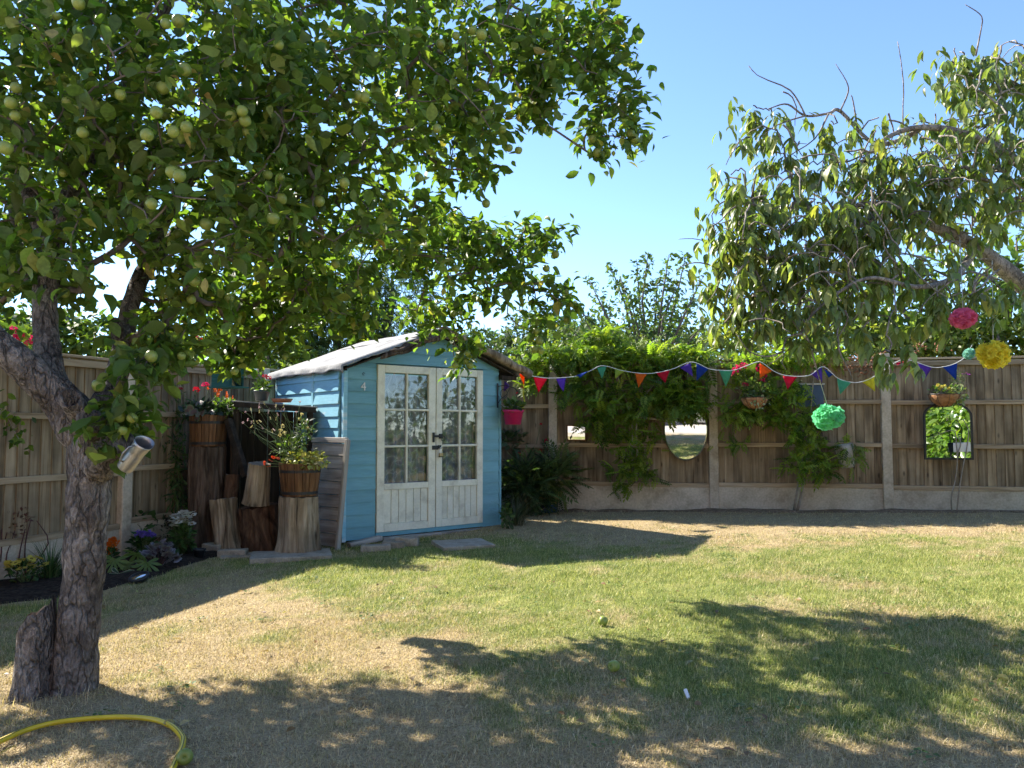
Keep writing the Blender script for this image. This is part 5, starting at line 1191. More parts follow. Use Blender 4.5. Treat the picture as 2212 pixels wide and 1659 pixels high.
# climber on the side fence
b_ = Vector((*fl(1.32, .12), 0)); b_.z = gz(b_.x, b_.y); t = plant('fence_climber', 'narrow-leaved green climber growing up the side fence', 'climber', b_)
Yc = b_.y; pts = []
for i in range(7):
    q_ = spline([tuple(b_ + Vector((rnd.gauss(0, .05), 0, 0))), tuple(at(372 + rnd.gauss(0, 16), 1040, Yc)), tuple(at(370 + rnd.gauss(0, 22), 940, Yc)), tuple(at(368 + rnd.gauss(0, 30), 840 + rnd.uniform(-20, 60), Yc))], 12); pts.append([Vector(v) for v in q_])
mbs = MB(); allp = []
for pl_ in pts: mbs.tube(pl_, .003, 5); allp += [tuple(v) for v in pl_ for _ in range(9)]
o = smooth_obj('stems', mbs, 'stem', t); n = len(allp); P_ = np.array(allp) + rng.normal(0, .05, (n, 3)) * np.array((1, .8, 1))
leaves('foliage', T_LANCE, P_, unit(rand_dirs(n) + np.array((0, -.2, -.5))), unit(rand_dirs(n) + np.array((0, -.5, .8))), .085 * np.clip(rng.normal(1, .25, n), .5, 1.5), palette(n, [(0.04, 0.085, 0.025), (0.06, 0.12, 0.03), (0.09, 0.15, 0.04)]), 'leaf_bed', t, stuff=True)
# ivy on the fence either side of the trunk
def ivy(label, path, Y, n, s, cols, sp=.03):
    q_ = [Vector(v) for v in spline([tuple(at(a, c, Y)) for a, c in path], 16)]; t = plant('ivy', label, 'ivy', q_[0], 'ivy trails on the side fence')
    mb = MB(); mb.tube(q_, .003, 5); o = smooth_obj('stems', mb, 'stem_dry', t); k = rng.integers(0, 16, n); P_ = np.array([tuple(q_[i]) for i in k]) + rng.normal(0, sp, (n, 3))
    leaves('foliage', T_OVAL, P_, unit(rand_dirs(n) + np.array((0, -.3, -.5))), unit(rand_dirs(n) * .6 + np.array((0, -1, .6))), s * np.clip(rng.normal(1, .3, n), .5, 1.5), palette(n, cols), 'leaf_vine', t, stuff=True)
ivy('trail of yellow green ivy hanging across the fence beside the trunk fork', [(212, 868), (245, 885), (275, 905), (300, 925)], 6.35, 46, .055, [(.22, .25, .07), (.30, .30, .10), (.16, .20, .05)], .022)
ivy('clump of ivy on the fence at the left edge of the photo', [(-10, 870), (15, 900), (30, 930), (45, 955)], 5.7, 70, .05, BRI_G, .05)

# ---- log pile, planters and store beside the shed
def log(name, label, base, h, r0, r1, mat, tilt=(0, 0), wob=.16, cat='log', end='log_end'):
    t = thing(name, label, cat, tuple(base)); t.rotation_euler = (tilt[0], tilt[1], rnd.uniform(0, 6))
    n = 14; sd = rnd.uniform(0, 40); mb = MB().lathe([(r0 + (r1 - r0) * i / n + (.07 * r0 * max(0, 1 - i / 3) ** 2), h * i / n) for i in range(n + 1)], 120, wob=wob, seed=sd)
    cr = [(rnd.uniform(0, 6.283), rnd.uniform(.3, 1), rnd.uniform(.05, .10)) for _ in range(11)]; nv = []
    for (x, y, z) in mb.v:
        a = math.atan2(y, x); k = 1 + .05 * mnoise.noise(Vector((math.cos(a) * 9, math.sin(a) * 9, z * 3 + sd))) + .03 * mnoise.noise(Vector((math.cos(a) * 22, math.sin(a) * 22, z * 9 + sd)))
        for (a0, dp, wd) in cr:
            da = abs((a - a0 + .25 * mnoise.noise(Vector((z * 4, a0, 0))) + 3.1416) % 6.2832 - 3.1416)
            if da < wd: k -= .17 * dp * (1 - da / wd) * (1 if dp > .6 else .6)
        nv.append((x * k, y * k, z + (.012 * mnoise.noise(Vector((x * 20, y * 20, sd))) if z > h * .98 else 0)))
    mb.v = nv; smooth_obj('bark', mb, mat, t)
    top = [mb.v[i] for i in range(n * 120, n * 120 + 120)]
    eb = MB(); eb.v = [(0, 0, h + .004)] + [(x * .62, y * .62, h - .002) for x, y, z in top] + [(x * 1.0, y * 1.0, z) for x, y, z in top]; eb.f = [(0, 1 + k, 1 + (k + 1) % 120) for k in range(120)] + [(1 + k, 121 + k, 121 + (k + 1) % 120, 1 + (k + 1) % 120) for k in range(120)]
    obj('end_grain', eb, end, t); return t
def barrel(t, zb, rt, rb, h, n=16):
    for k in range(n):
        a0, a1 = (k + .04) / n * 6.283, (k + .96) / n * 6.283; th = .014; dz = rnd.uniform(-.004, .004)
        P_ = []
        for (z, r_) in ((0, rb), (h * .5, (rb + rt) / 2 + .004), (h + dz, rt)):
            for (a, rr) in ((a0, r_), ((a0 + a1) / 2, r_ + .002), (a1, r_), (a1, r_ - th), (a0, r_ - th)): P_.append((rr * math.cos(a), rr * math.sin(a), zb + z))
        F_ = [(j * 5 + i, j * 5 + (i + 1) % 5, j * 5 + 5 + (i + 1) % 5, j * 5 + 5 + i) for j in range(2) for i in range(5)] + [(4, 3, 2, 1, 0), (10, 11, 12, 13, 14)]
        obj('stave', MB().add(P_, F_), 'stave', t)
    for f in (.06, .72):
        r_ = rb + (rt - rb) * f + .004
        obj('hoop', MB().lathe([(r_, zb + h * f), (r_ + .003, zb + h * f), (r_ + .0035, zb + h * f + .024), (r_ + .0005, zb + h * f + .024)], 32), 'iron', t)
    smooth_obj('potting_soil', MB().lathe([(.001, zb + h * .86), (rt * .6, zb + h * .87), (rt * .93, zb + h * .86)], 20), 'soil', t)
tl = at(449, 1000, 7.32); tz = .905
base = G(tl.x, 7.32)
log('upright_log', 'tall dark upright log carrying the red geranium barrel', base, tz - base.z, .172, .156, 'log_bark', wob=.16)
t = world_children(thing('barrel_planter', 'wooden half barrel with red geraniums and orange plumes on the tall log', 'planter', (tl.x, 7.32, tz + .006)))
WR.pop(t.name); barrel(t, 0, .178, .150, .295)
world_children(t); b_ = Vector((tl.x, 7.32, tz + .275))
foliage(t, b_ + Vector((-.02, -.02, .05)), (.22, .17, .085), 190, .07, [(.035, .06, .035), (.06, .10, .05), (.04, .035, .045)], T_OVAL)
foliage(t, b_ + Vector((.15, .0, .08)), (.12, .1, .10), 150, .06, BRI_G, T_LAUREL)
pr = []
for (a, c, k, m_, s_) in ((424, 843, 'dome', 'red', .034), (443, 833, 'dome', 'pinkred', .036), (390, 841, 'dome', 'red', .022), (450, 842, 'flame', 'orange', .02), (470, 858, 'flame', 'orange', .03), (478, 845, 'flame', 'orange', .034), (466, 848, 'flame', 'orange', .03), (490, 860, 'flame', 'orange', .024), (502, 862, 'flame', 'orange', .012), (464, 832, 'flame', 'orange', .02)):
    l_ = at(a, c, 7.25 + rnd.uniform(-.08, .08)); flower(t, k, m_, l_, s_, .25); pr.append((b_ + rdisk(.07), l_))
stalks(t, pr, .0028)
lm = lobed_mesh(5, .14, (.16, .10, .09), (.14, .20, .12)); leaf_objs(t, lm, 'leaf_bed', [(at(432 + rnd.gauss(0, 18), 893 + rnd.gauss(0, 9), 7.12), (R(60) + rnd.gauss(0, .3), rnd.gauss(0, .3), rnd.gauss(0, .4)), rnd.uniform(.03, .045)) for _ in range(9)])
# the stump with the second barrel
sb = gp(637, 1200) + Vector((0, .12, 0)); sb.z = gz(sb.x, sb.y); sh_ = .50
p_ = gp(620, 1206); stone('paving_slab', 'large mossy slab under the pale stump', 'slab', (p_.x + .02, p_.y + .06, p_.z - .005), (.66, .42, .05), R(16))
log('pale_stump', 'broad pale stump carrying the flower filled barrel', sb + Vector((0, 0, .03)), sh_ - .03, .185, .165, 'log_pale', wob=.14, cat='stump')
t = thing('barrel_planter', 'wooden half barrel overflowing with tall wispy stems and golden leaves on the pale stump', 'planter', tuple(sb + Vector((0, 0, sh_ + .005)))); barrel(t, 0, .182, .148, .285)
world_children(t); b_ = sb + Vector((0, 0, sh_ + .26)); Yb = sb.y
GOLD = [(.32, .30, .07), (.24, .25, .06), (.40, .36, .12)]
foliage(t, b_ + Vector((.07, -.06, .05)), (.19, .16, .07), 210, .05, GOLD, T_OVAL, up=.1, droop=.2); foliage(t, at(675, 985, Yb - .05), (.10, .1, .06), 90, .045, GOLD, T_FERN, droop=.6)
foliage(t, b_ + Vector((-.10, .0, .17)), (.14, .12, .12), 230, .055, BRI_G, T_LANCE); foliage(t, at(655, 935, Yb), (.10, .08, .13), 130, .05, [(.07, .11, .05), (.11, .15, .07)], T_LAUREL)
pr = []
for (a, c) in ((584, 995), (590, 988), (600, 990), (572, 1000), (580, 1008)): l_ = at(a, c, Yb - .2); flower(t, 'daisy', 'coral', l_, .022, .8); pr.append((b_, l_))
for i in range(26):
    a, c = rnd.uniform(535, 625), rnd.uniform(870, 935); l_ = at(a, c, Yb + rnd.uniform(-.12, .15)); pr.append((b_ + rdisk(.07) + Vector((-.06, 0, .05)), l_))
    flower(t, 'spike', rnd.choice(('palepink', 'cream_y')), l_, .0095, .4)
for (a, c) in ((525, 913), (530, 890), (560, 880), (648, 868), (640, 890)): l_ = at(a, c, Yb); flower(t, 'puff', 'palepink', l_, .012, .4); pr.append((b_, l_))
for (a, c, s_) in ((611, 920, .022), (606, 930, .022), (615, 935, .022), (652, 895, .018), (657, 912, .024), (664, 925, .02), (648, 905, .02), (605, 940, .02)): flower(t, 'puff', 'cream_y', at(a, c, Yb - .05), s_, .4)
stalks(t, pr, .0024, bow=.2)
# the other logs
p_ = gp(556, 1190) + Vector((0, .12, 0)); log('dark_log', 'crumbling dark brown log lying between stump and grey log', p_, .40, .175, .165, 'log_dark', (R(-6), R(4)), .2, end='log_dark')
p_ = at(553, 1088, 7.0); log('short_pale_log', 'short pale split log standing on the dark log', p_, .37, .112, .098, 'log_pale', (R(0), R(-9)), .14)
p_ = at(494, 1170, 7.08); p_.z = gz(p_.x, p_.y); log('grey_log', 'knotty grey log leaning beside the tall upright log', p_, .47, .125, .115, 'log_pale', (R(3), R(7)), .24)
p_ = at(497, 1095, 7.25); log('small_round_log', 'small dark round log tucked behind the grey log', p_, .30, .065, .06, 'log_dark', (R(0), R(5)), .15)
plank('dark pole leaning inside the log store', at(492, 905, 7.25), at(532, 1030, 7.15), .06, .06, 'dark_wood', 'pole', name='leaning_pole')
p_ = gp(464, 1192); stone('stone_block', 'pale squared block at the end of the bed by the tall log', 'stone', p_, (.19, .14, .085), R(-20))
p_ = gp(503, 1200); stone('stone_block', 'long low grey block in front of the grey log', 'stone', p_, (.24, .11, .065), R(5))
p_ = gp(520, 1200); stone('paving_slab', 'thin slab showing at the lawn edge below the logs', 'slab', (p_.x, p_.y - .02, p_.z - .012), (.3, .2, .035), R(10))
# log store
A_, B_ = Vector((-2.66, 7.32, 0)), Vector((-1.97, 7.66, 0)); ax = (B_ - A_).normalized(); ang = math.atan2(ax.y, ax.x); LW = (B_ - A_).length
ls = thing('log_store', 'dark open-fronted log store with a slatted roof between fence and shed', 'log store', (A_.x, A_.y, gz(A_.x, A_.y)), ang)
for i in range(5):
    y0 = i * .115
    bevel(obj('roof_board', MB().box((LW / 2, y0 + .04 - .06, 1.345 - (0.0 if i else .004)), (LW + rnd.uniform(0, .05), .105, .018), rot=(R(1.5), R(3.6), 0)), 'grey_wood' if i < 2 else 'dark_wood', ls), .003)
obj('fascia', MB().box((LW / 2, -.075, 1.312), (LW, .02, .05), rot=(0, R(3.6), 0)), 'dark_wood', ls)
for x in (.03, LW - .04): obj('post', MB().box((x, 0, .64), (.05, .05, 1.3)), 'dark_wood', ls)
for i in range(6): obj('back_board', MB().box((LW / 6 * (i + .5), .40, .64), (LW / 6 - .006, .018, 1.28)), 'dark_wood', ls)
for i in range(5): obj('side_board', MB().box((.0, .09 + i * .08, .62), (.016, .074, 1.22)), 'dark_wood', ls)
# pot and saucer on its roof
p_ = at(565, 866, 7.5); t = thing('potted_geranium', 'dark grey pot with a bright red geranium standing on the log store', 'potted plant', tuple(p_)); smooth_obj('pot', pot_mb(.078, .055, .10), 'grey_pot', t)
world_children(t); foliage(t, p_ + Vector((0, -.01, .135)), (.085, .07, .045), 70, .05, BRI_G, T_OVAL); pr = []
for (a, c, s_) in ((551, 810, .034), (580, 818, .03), (572, 814, .026)): l_ = at(a, c, 7.5); flower(t, 'dome', 'red', l_, s_, .25); pr.append((p_ + Vector((0, 0, .08)), l_))
stalks(t, pr, .003)
p_ = at(609, 869, 7.52); smo = smooth_obj('terracotta_saucer', MB().lathe([(.001, 0), (.085, 0), (.105, .035), (.099, .035), (.082, .008), (.001, .008)], 26), 'terracotta', loc=p_); tag(smo, 'terracotta saucer lying on the log store roof against the shed', 'saucer')
# panel of grey boards leaning on the shed
pa = G(-1.575, 7.04)
lp = thing('weathered_shutter', 'weathered grey boarded shutter leaning against the shed wall', 'shutter', tuple(pa)); lp.rotation_euler = (R(6), R(0), R(144))
for i in range(8): bevel(obj('board', MB().box((.25, .0 + (.003 if i % 2 else 0), .07 + i * .118), (.48, .016, .114), rot=(R(2), R(rnd.uniform(-.5, .5)), 0)), 'grey_wood', lp), .003)
bevel(obj('edge_batten', MB().box((-.005, .012, .49), (.035, .045, 1.0)), 'grey_wood_up', lp), .004); bevel(obj('top_batten', MB().box((.25, .006, .985), (.48, .04, .05)), 'grey_wood', lp), .004)
q1 = loc_shed(-.055, -.035, 0); plank('thin new timber batten propped at the shed corner', (q1.x, q1.y, gz(q1.x, q1.y)), tuple(loc_shed(-.035, -.01, .50)), .028, .022, 'orange_wood', 'batten', name='timber_batten')

# ---- hanging in the apple tree
bp_ = at(492, 836, 5.0); t = thing('bird_house', 'teal boarded bird feeder house hanging from the apple tree', 'bird house', tuple(bp_), R(-24))
for i in range(5): bevel(obj('board', MB().box((-.0, -.062, .016 + i * .0285), (.15, .012, .0275)), 'teal', t), .002)
obj('side_wall', MB().box((-.07, .0, .075), (.01, .11, .14)), 'teal', t); obj('side_wall', MB().box((.07, .0, .10), (.01, .108, .075)).box((.07, -.048, .035), (.01, .014, .06)), 'teal', t); obj('back_wall', MB().box((0, .058, .075), (.148, .01, .14)), 'teal', t)
obj('base', MB().box((0.01, 0, -.003), (.20, .15, .010)), 'teal', t); smooth_obj('seed', MB().lathe([(.001, .055), (.03, .05), (.05, .003)], 12, wob=.2), 'seed', t)
for s_ in (-1, 1): obj('roof_slope', MB().box((0, s_ * .05, .172), (.20, .125, .012), rot=(R(-38 * s_), 0, 0)), 'dark_wood', t)
obj('hanger', MB().tube([(0, 0, .21), (.002, .001, .36), (0, .004, .52)], .0016, 5), 'iron', t)
# jug on the pruned stub
jp = at(270, 1010, TY - .16); jd = (at(312, 955, TY - .20) - jp).normalized()
t = thing('metal_jug', 'galvanised metal jug wedged tilted on a sawn branch stub of the apple tree', 'jug', tuple(jp)); t.rotation_euler = jd.to_track_quat('Z', 'Y').to_euler(); t.scale = (.86, .86, .9); world_children(t); WR.pop(t.name)
jb = MB().lathe([(.001, 0), (.050, 0), (.052, .004), (.051, .09), (.048, .105), (.050, .108), (.056, .15), (.060, .165), (.0585, .165), (.054, .148), (.047, .105), (.049, .09), (.048, .01), (.001, .01)], 30)
jb.v = [(x * .78, y * .78, z) for x, y, z in jb.v]
jb.v = [(x * (1 + max(0, (z - .12)) * 4 * max(0, x / .06) ** 3), y, z + max(0, (z - .13)) * max(0, x / .06) * .35) for x, y, z in jb.v]
smooth_obj('body', jb, 'zinc', t); smooth_obj('handle', MB().tube([(-.042, 0, .145), (-.07, 0, .14), (-.078, 0, .10), (-.066, 0, .055), (-.039, 0, .04)], .004, 7), 'zinc', t)

# ---- between shed and back fence
b_ = gp(1135, 1118) + Vector((0, .35, 0)); t = plant('fern', 'dark fern clump in the corner between shed and back fence', 'fern', b_)
foliage(t, b_ + Vector((.0, 0, .33)), (.26, .22, .34), 330, .20, [(.04, .07, .022), (.065, .105, .03), (.10, .14, .04)], T_FERN, up=.5, droop=.2); blades(t, b_, 160, .65, .45, .008, [(.06, .08, .03), (.10, .10, .05), (.04, .07, .025)], lean=.8)
b_ = gp(1105, 1140) + Vector((0.05, .2, 0)); t = plant('wild_grass', 'straggly dry grass at the corner of the shed', 'grass tuft', b_); blades(t, b_, 110, .45, .5, .006, [(.09, .09, .04), (.13, .11, .06), (.06, .08, .03)], lean=.9)
b_ = gp(1095, 1142); t = plant('nettle', 'small nettle growing at the front corner of the shed', 'plant', b_); foliage(t, b_ + Vector((0, 0, .12)), (.07, .06, .13), 70, .055, MID_G, T_OVAL); stalks(t, [(b_, b_ + Vector((rnd.gauss(0, .03), 0, .24))) for _ in range(5)], .003)
b_ = gp(1150, 1110) + Vector((0, .45, 0)); t = plant('tall_geranium', 'tall leggy red geranium behind the fern', 'plant', b_); pr = []
for (a, c, s_) in ((1181, 953, .032), (1120, 981, .03), (1166, 975, .028), (1168, 917, .022), (1170, 981, .024)): l_ = at(a, c, b_.y - .1); flower(t, 'dome', 'red', l_, s_, .3); pr.append((b_ + Vector((0, 0, .2)), l_))
stalks(t, pr, .004); foliage(t, at(1105, 950, b_.y), (.20, .12, .12), 110, .075, [(.05, .08, .03), (.09, .12, .05), (.14, .16, .08)], T_OVAL)
b_ = gp(1188, 1110) + Vector((0, .2, 0)); t = thing('glazed_pot', 'yellow glazed pot with a blue foot full of ferns near the fence post', 'flowerpot', tuple(b_)); smooth_obj('pot', MB().lathe([(.11, .10), (.145, .16), (.152, .25), (.14, .25), (.11, .2), (.001, .2)], 26), 'yellow_glaze', t); smooth_obj('foot', MB().lathe([(.001, 0), (.095, 0), (.112, .10), (.001, .1)], 26), 'blue_glaze', t)
world_children(t); foliage(t, b_ + Vector((0.05, 0, .42)), (.2, .16, .22), 120, .26, [(.05, .08, .025), (.09, .13, .04), (.16, .2, .07)], T_FERN, up=.6, droop=.1); blades(t, b_ + Vector((0, 0, .2)), 26, .55, .3, .02, BRI_G, lean=.5)
hp = at(1108, 917, 8.42); t = thing('hanging_pot', 'bright pink plastic pot hanging from the bracket on the shed', 'hanging pot', tuple(hp)); smooth_obj('pot', pot_mb(.115, .085, .16), 'pink_pot', t)
hook = loc_shed(SW + .145, -.13, 1.46)
world_children(t); foliage(t, hp + Vector((0, 0, .19)), (.125, .11, .06), 130, .06, MID_G, T_OVAL)
smooth_obj('hanger', MB().tube([hp + Vector((-.1, 0, .16)), hook], .0018, 5).tube([hp + Vector((.1, 0, .16)), hook], .0018, 5).tube([hp + Vector((0, .1, .16)), hook], .0018, 5), 'iron', t)
pr = []
for (a, c) in ((1128, 838), (1118, 850)): l_ = at(a, c, 8.45); flower(t, 'dome', 'red', l_, .018, .3); pr.append((hp + Vector((0, 0, .15)), l_))
stalks(t, pr, .002); 

# ---- climbers on the back fence
def vine(name, label, root, boxes, n_leaf, size, cols, stems, mat='leaf_vine', w=None, tm=T_PINN):
    t = plant(name, label, 'climber', root); mb = MB()
    for path in stems:
        q_ = spline([tuple(v) for v in path], 16); mb.tube([Vector(v) for v in q_], [.016 * (1 - .6 * i / 15) for i in range(16)], 7, rough=.2)
    smooth_obj('stems', mb, 'stem_dry', t)
    P_ = []
    tot = sum(b[-1] for b in boxes)
    for (px, py, rx, ry, Y, dy, wt) in boxes:
        k = int(n_leaf * wt / tot)
        d = rand_dirs(k) * np.sqrt(rng.uniform(.03, 1, (k, 1)))
        for v in d: P_.append(tuple(at(px + v[0] * rx, py + v[1] * ry, Y + v[2] * dy)))
    P_ = np.array(P_); k = len(P_)
    fwd = unit(rand_dirs(k) + np.array((0, -.35, -.1))); nrm = unit(rand_dirs(k) * .5 + np.array((0, -.25, 1)))
    leaves('foliage', tm, P_, fwd, nrm, size * np.clip(rng.normal(1, .25, k), .5, 1.5), palette(k, cols, w), mat, t, stuff=True)
    return t
VG = [(0.17, 0.26, 0.032), (0.235, 0.325, 0.045), (0.31, 0.385, 0.06), (0.10, 0.175, 0.026)]
r1 = gp(1366, 1098) + Vector((0, .12, 0)); yb = lambda px: 9.83 / (1 + .182 * (px - 1106) / 1660) - .12
vine('wisteria', 'big bright wisteria smothering the back fence between shed and oval mirror', r1,
     [(1180, 770, 90, 36, yb(1180) + .05, .25, 9), (1290, 765, 110, 42, yb(1290) + .05, .28, 16), (1420, 770, 110, 36, yb(1420) + .05, .25, 13), (1260, 835, 70, 50, yb(1260) - .08, .16, 6), (1350, 870, 100, 60, yb(1350) - .1, .17, 9), (1440, 850, 80, 50, yb(1440) - .1, .15, 6), (1370, 950, 60, 55, yb(1370) - .08, .13, 4), (1360, 1010, 60, 30, yb(1360) - .08, .1, 2), (1495, 850, 55, 60, yb(1495) - .1, .12, 6), (1478, 878, 48, 24, yb(1480) - .2, .06, 3), (1290, 910, 40, 35, yb(1290) - .08, .1, 3), (1150, 815, 40, 26, yb(1150) - .1, .12, 3), (1300, 725, 60, 20, yb(1300) + .1, .2, 4), (1500, 775, 50, 26, yb(1500), .2, 4), (1345, 1045, 40, 16, yb(1345) - .06, .06, .8), (1390, 1030, 40, 12, yb(1390) - .06, .06, .8)],
     2200, .15, VG, [[r1, at(1366, 1000, yb(1366) - .05), at(1362, 900, yb(1366) - .06), at(1330, 800, yb(1366))], [r1 + Vector((.05, 0, 0)), at(1376, 1000, yb(1366) - .05), at(1380, 880, yb(1366) - .06), at(1440, 800, yb(1440))], [at(1370, 900, yb(1366) - .06), at(1450, 905, yb(1450) - .1), at(1540, 880, yb(1540) - .1)], [at(1362, 880, yb(1366) - .06), at(1290, 860, yb(1290)), at(1200, 790, yb(1200))]])
r2 = gp(1722, 1106) + Vector((0, .10, 0))
vine('wisteria', 'younger thin-stemmed wisteria on the fence behind the green pompom', r2,
     [(1640, 780, 90, 22, yb(1640), .2, 8), (1740, 770, 90, 24, yb(1740), .2, 7), (1600, 890, 50, 26, yb(1600) - .12, .1, 5), (1680, 900, 60, 22, yb(1680) - .1, .1, 4), (1740, 930, 50, 50, yb(1740) - .1, .12, 6), (1700, 850, 60, 40, yb(1700) - .1, .12, 5), (1760, 990, 50, 30, yb(1760) - .08, .08, 3), (1730, 1005, 40, 30, yb(1730) - .08, .08, 2), (1780, 1020, 26, 20, yb(1780) - .06, .05, 1), (1580, 960, 40, 12, yb(1580) - .06, .05, .8), (1600, 820, 40, 30, yb(1600) - .1, .1, 2.5)],
     1000, .135, VG, [[r2, at(1728, 1020, yb(1722) - .04), at(1735, 930, yb(1722) - .06), at(1700, 830, yb(1722)), at(1660, 780, yb(1722))], [r2 + Vector((.04, 0, 0)), at(1742, 1010, yb(1722) - .04), at(1750, 900, yb(1722) - .06), at(1760, 790, yb(1722))]])
r3 = gp(2060, 1115) + Vector((0, .10, 0)); t = plant('bare_climber', 'two bare climber stems tied up below the arched mirror', 'climber', r3)
mb = MB()
for path in ([(2057, 1115), (2055, 1075), (2063, 1040), (2068, 1000), (2066, 960), (2058, 930), (2010, 945)], [(2066, 1115), (2072, 1060), (2080, 1010), (2088, 970), (2092, 930), (2080, 905)], [(2066, 985), (2075, 960), (2070, 940)]):
    q_ = spline([tuple(at(a, c, yb(a) - .05 + (.08 if c > 1100 else 0))) for a, c in path], 24); mb.tube([Vector(v) for v in q_], [.009 * (1 - .5 * i / 23) for i in range(24)], 6, rough=.25)
smooth_obj('stems', mb, 'stem_dry', t)
# fruit clusters on the bramble's front edge are berries too small to count
fr = MB()
for (a, c) in ((1830, 795), (1860, 800), (1880, 790), (1845, 775), (1985, 750), (1760, 745), (2030, 745), (1900, 770)):
    for _ in range(26):
        l_ = at(a + rnd.gauss(0, 9), c + rnd.gauss(0, 8), 9.0 + rnd.gauss(0, .06)); fr.lathe([(.001, -.01), (.01, -.003), (.01, .004), (.001, .01)], 5, c=l_)
brm = bpy.data.objects['bramble']; M['berry'] = pmat('unripe_berry', [(.20, .07, .03), (.30, .14, .07)], scale=20, rough=.7, bump=.1)
o = obj('berries', fr.mesh('berries', smooth=True), 'berry', brm); o['kind'] = 'stuff'

# ---- things hung on the back fence
fang = math.atan2(fdir.y, fdir.x)
def on_fence(px, py, off=.05): v = at(px, py, yb(px) + .12 - off * 1.0); return v
# oval mirror
c_ = on_fence(1481, 928, .085); t = thing('oval_mirror', 'frameless oval mirror with a cut glass rim hanging on the fence among the leaves', 'mirror', tuple(c_), fang); t.rotation_euler = (R(3.2), 0, fang)
N_ = 48; a_, b2 = .262, .375
mb = MB(); mb.v = [(a_ * .94 * math.cos(k / N_ * 6.2832), -.010, b2 * .955 * math.sin(k / N_ * 6.2832)) for k in range(N_)]; mb.f = [tuple(range(N_))]; obj('glass', mb, 'mirror', t)
mb = MB(); mb.v = [(a_ * s_ * math.cos(k / N_ * 6.2832), y, b2 * s2 * math.sin(k / N_ * 6.2832)) for (s_, s2, y) in ((.94, .955, -.010), (1, 1, -.004), (1, 1, .006)) for k in range(N_)]
mb.f = [(j * N_ + k, j * N_ + (k + 1) % N_, (j + 1) * N_ + (k + 1) % N_, (j + 1) * N_ + k) for j in range(2) for k in range(N_)] + [tuple(range(2 * N_, 3 * N_))]
smooth_obj('bevelled_edge', mb, 'mirror_edge', t)
# small square mirror
c_ = on_fence(1245, 935, .07); t = thing('square_mirror', 'small square mirror in a thin wooden frame near the fence post', 'mirror', tuple(c_), fang); t.rotation_euler = (R(3), 0, fang)
obj('glass', MB().box((0, -.004, 0), (.215, .006, .17)), 'mirror', t)
for (x, z, w_, h) in ((0, .092, .245, .016), (0, -.092, .245, .016), (-.1145, 0, .016, .167), (.1145, 0, .016, .167)): bevel(obj('frame', MB().box((x, -.006, z), (w_, .022, h)), 'stave', t), .002)
# arched mirror
c_ = on_fence(2047, 932, .085); t = thing('arched_mirror', 'black framed mirror with arched top reflecting green leaves', 'mirror', tuple(c_), fang); t.rotation_euler = (R(0), 0, fang + R(2))
def arch(w_, h0, h1, rise):
    P_ = [(-w_, -h0), (w_, -h0)]
    for k in range(17): a = math.pi * k / 16; P_.append((w_ * math.cos(a), h1 + rise * math.sin(a)))
    return P_
obj('glass', MB().prism(arch(.240, .300, .17, .15), .006, Matrix.Translation((0, -.012, 0))), 'mirror', t)
o_, i_ = arch(.262, .322, .17, .172), arch(.240, .300, .17, .15); k = len(o_); mb = MB()
mb.v = [(x, -.022, z) for x, z in o_] + [(x, -.022, z) for x, z in i_] + [(x, .004, z) for x, z in o_] + [(x, -.004, z) for x, z in i_]
for j in range(k): n2 = (j + 1) % k; mb.f += [(j, n2, k + n2, k + j), (2 * k + j, 2 * k + n2, n2, j), (k + j, k + n2, 3 * k + n2, 3 * k + j)]
obj('frame', mb, 'iron', t)
c_ = on_fence(2078, 966, .16); tag(bevel(obj('white_card', MB().box((0, 0, 0), (.18, .004, .105), rot=(R(4), R(-3), fang)), 'white', loc=c_), .001), 'white card tied to the bare stems in front of the arched mirror', 'card')
# baskets
def basket(name, label, px, py, r_, off=.2):
    c_ = on_fence(px, py, off); t = thing(name, label, 'hanging basket', tuple(c_), fang)
    mb = MB().lathe([(.001, -.75 * r_), (.4 * r_, -.70 * r_), (.75 * r_, -.45 * r_), (.95 * r_, -.1 * r_), (r_, .12 * r_), (.93 * r_, .12 * r_), (.001, .05 * r_)], 24, wob=.06); smooth_obj('coir_liner', mb, 'coir', t)
    for k in range(8):
        a = k / 8 * 6.283; obj('wire', MB().tube([(r_ * 1.02 * math.cos(a), r_ * 1.02 * math.sin(a), .1 * r_), (.97 * r_ * math.cos(a), .97 * r_ * math.sin(a), -.12 * r_), (.78 * r_ * math.cos(a), .78 * r_ * math.sin(a), -.46 * r_), (.40 * r_ * math.cos(a), .40 * r_ * math.sin(a), -.73 * r_), (0, 0, -.79 * r_)], .0022, 5), 'iron', t)
    obj('wire_rim', MB().tube([(r_ * 1.02 * math.cos(k / 20 * 6.2832), r_ * 1.02 * math.sin(k / 20 * 6.2832), .11 * r_) for k in range(21)], .003, 5), 'iron', t)
    world_children(t); return t, c_
t, c_ = basket('hanging_basket', 'coir basket of pinkish red geraniums on the fence by the post', 1630, 862, .155, .36)
foliage(t, c_ + Vector((0, -.02, .10)), (.2, .14, .14), 230, .05, MID_G + [(.22, .26, .12)], T_OVAL); foliage(t, c_ + Vector((.02, -.12, -.03)), (.12, .05, .08), 60, .035, [(.35, .38, .20), (.2, .26, .1)], T_OVAL, droop=.7); pr = []
for (a, c, s_) in ((1592, 800, .062), (1607, 793, .058), (1636, 797, .062), (1645, 822, .05), (1609, 833, .042), (1650, 812, .04), (1584, 806, .04)): l_ = at(a, c, c_.y - .02); flower(t, 'dome', 'pinkred', l_, s_, .3); pr.append((c_, l_))
stalks(t, pr, .003)
t, c_ = basket('hanging_basket', 'coir basket of yellow pansies and trailing leaves above the arched mirror', 2040, 855, .165)
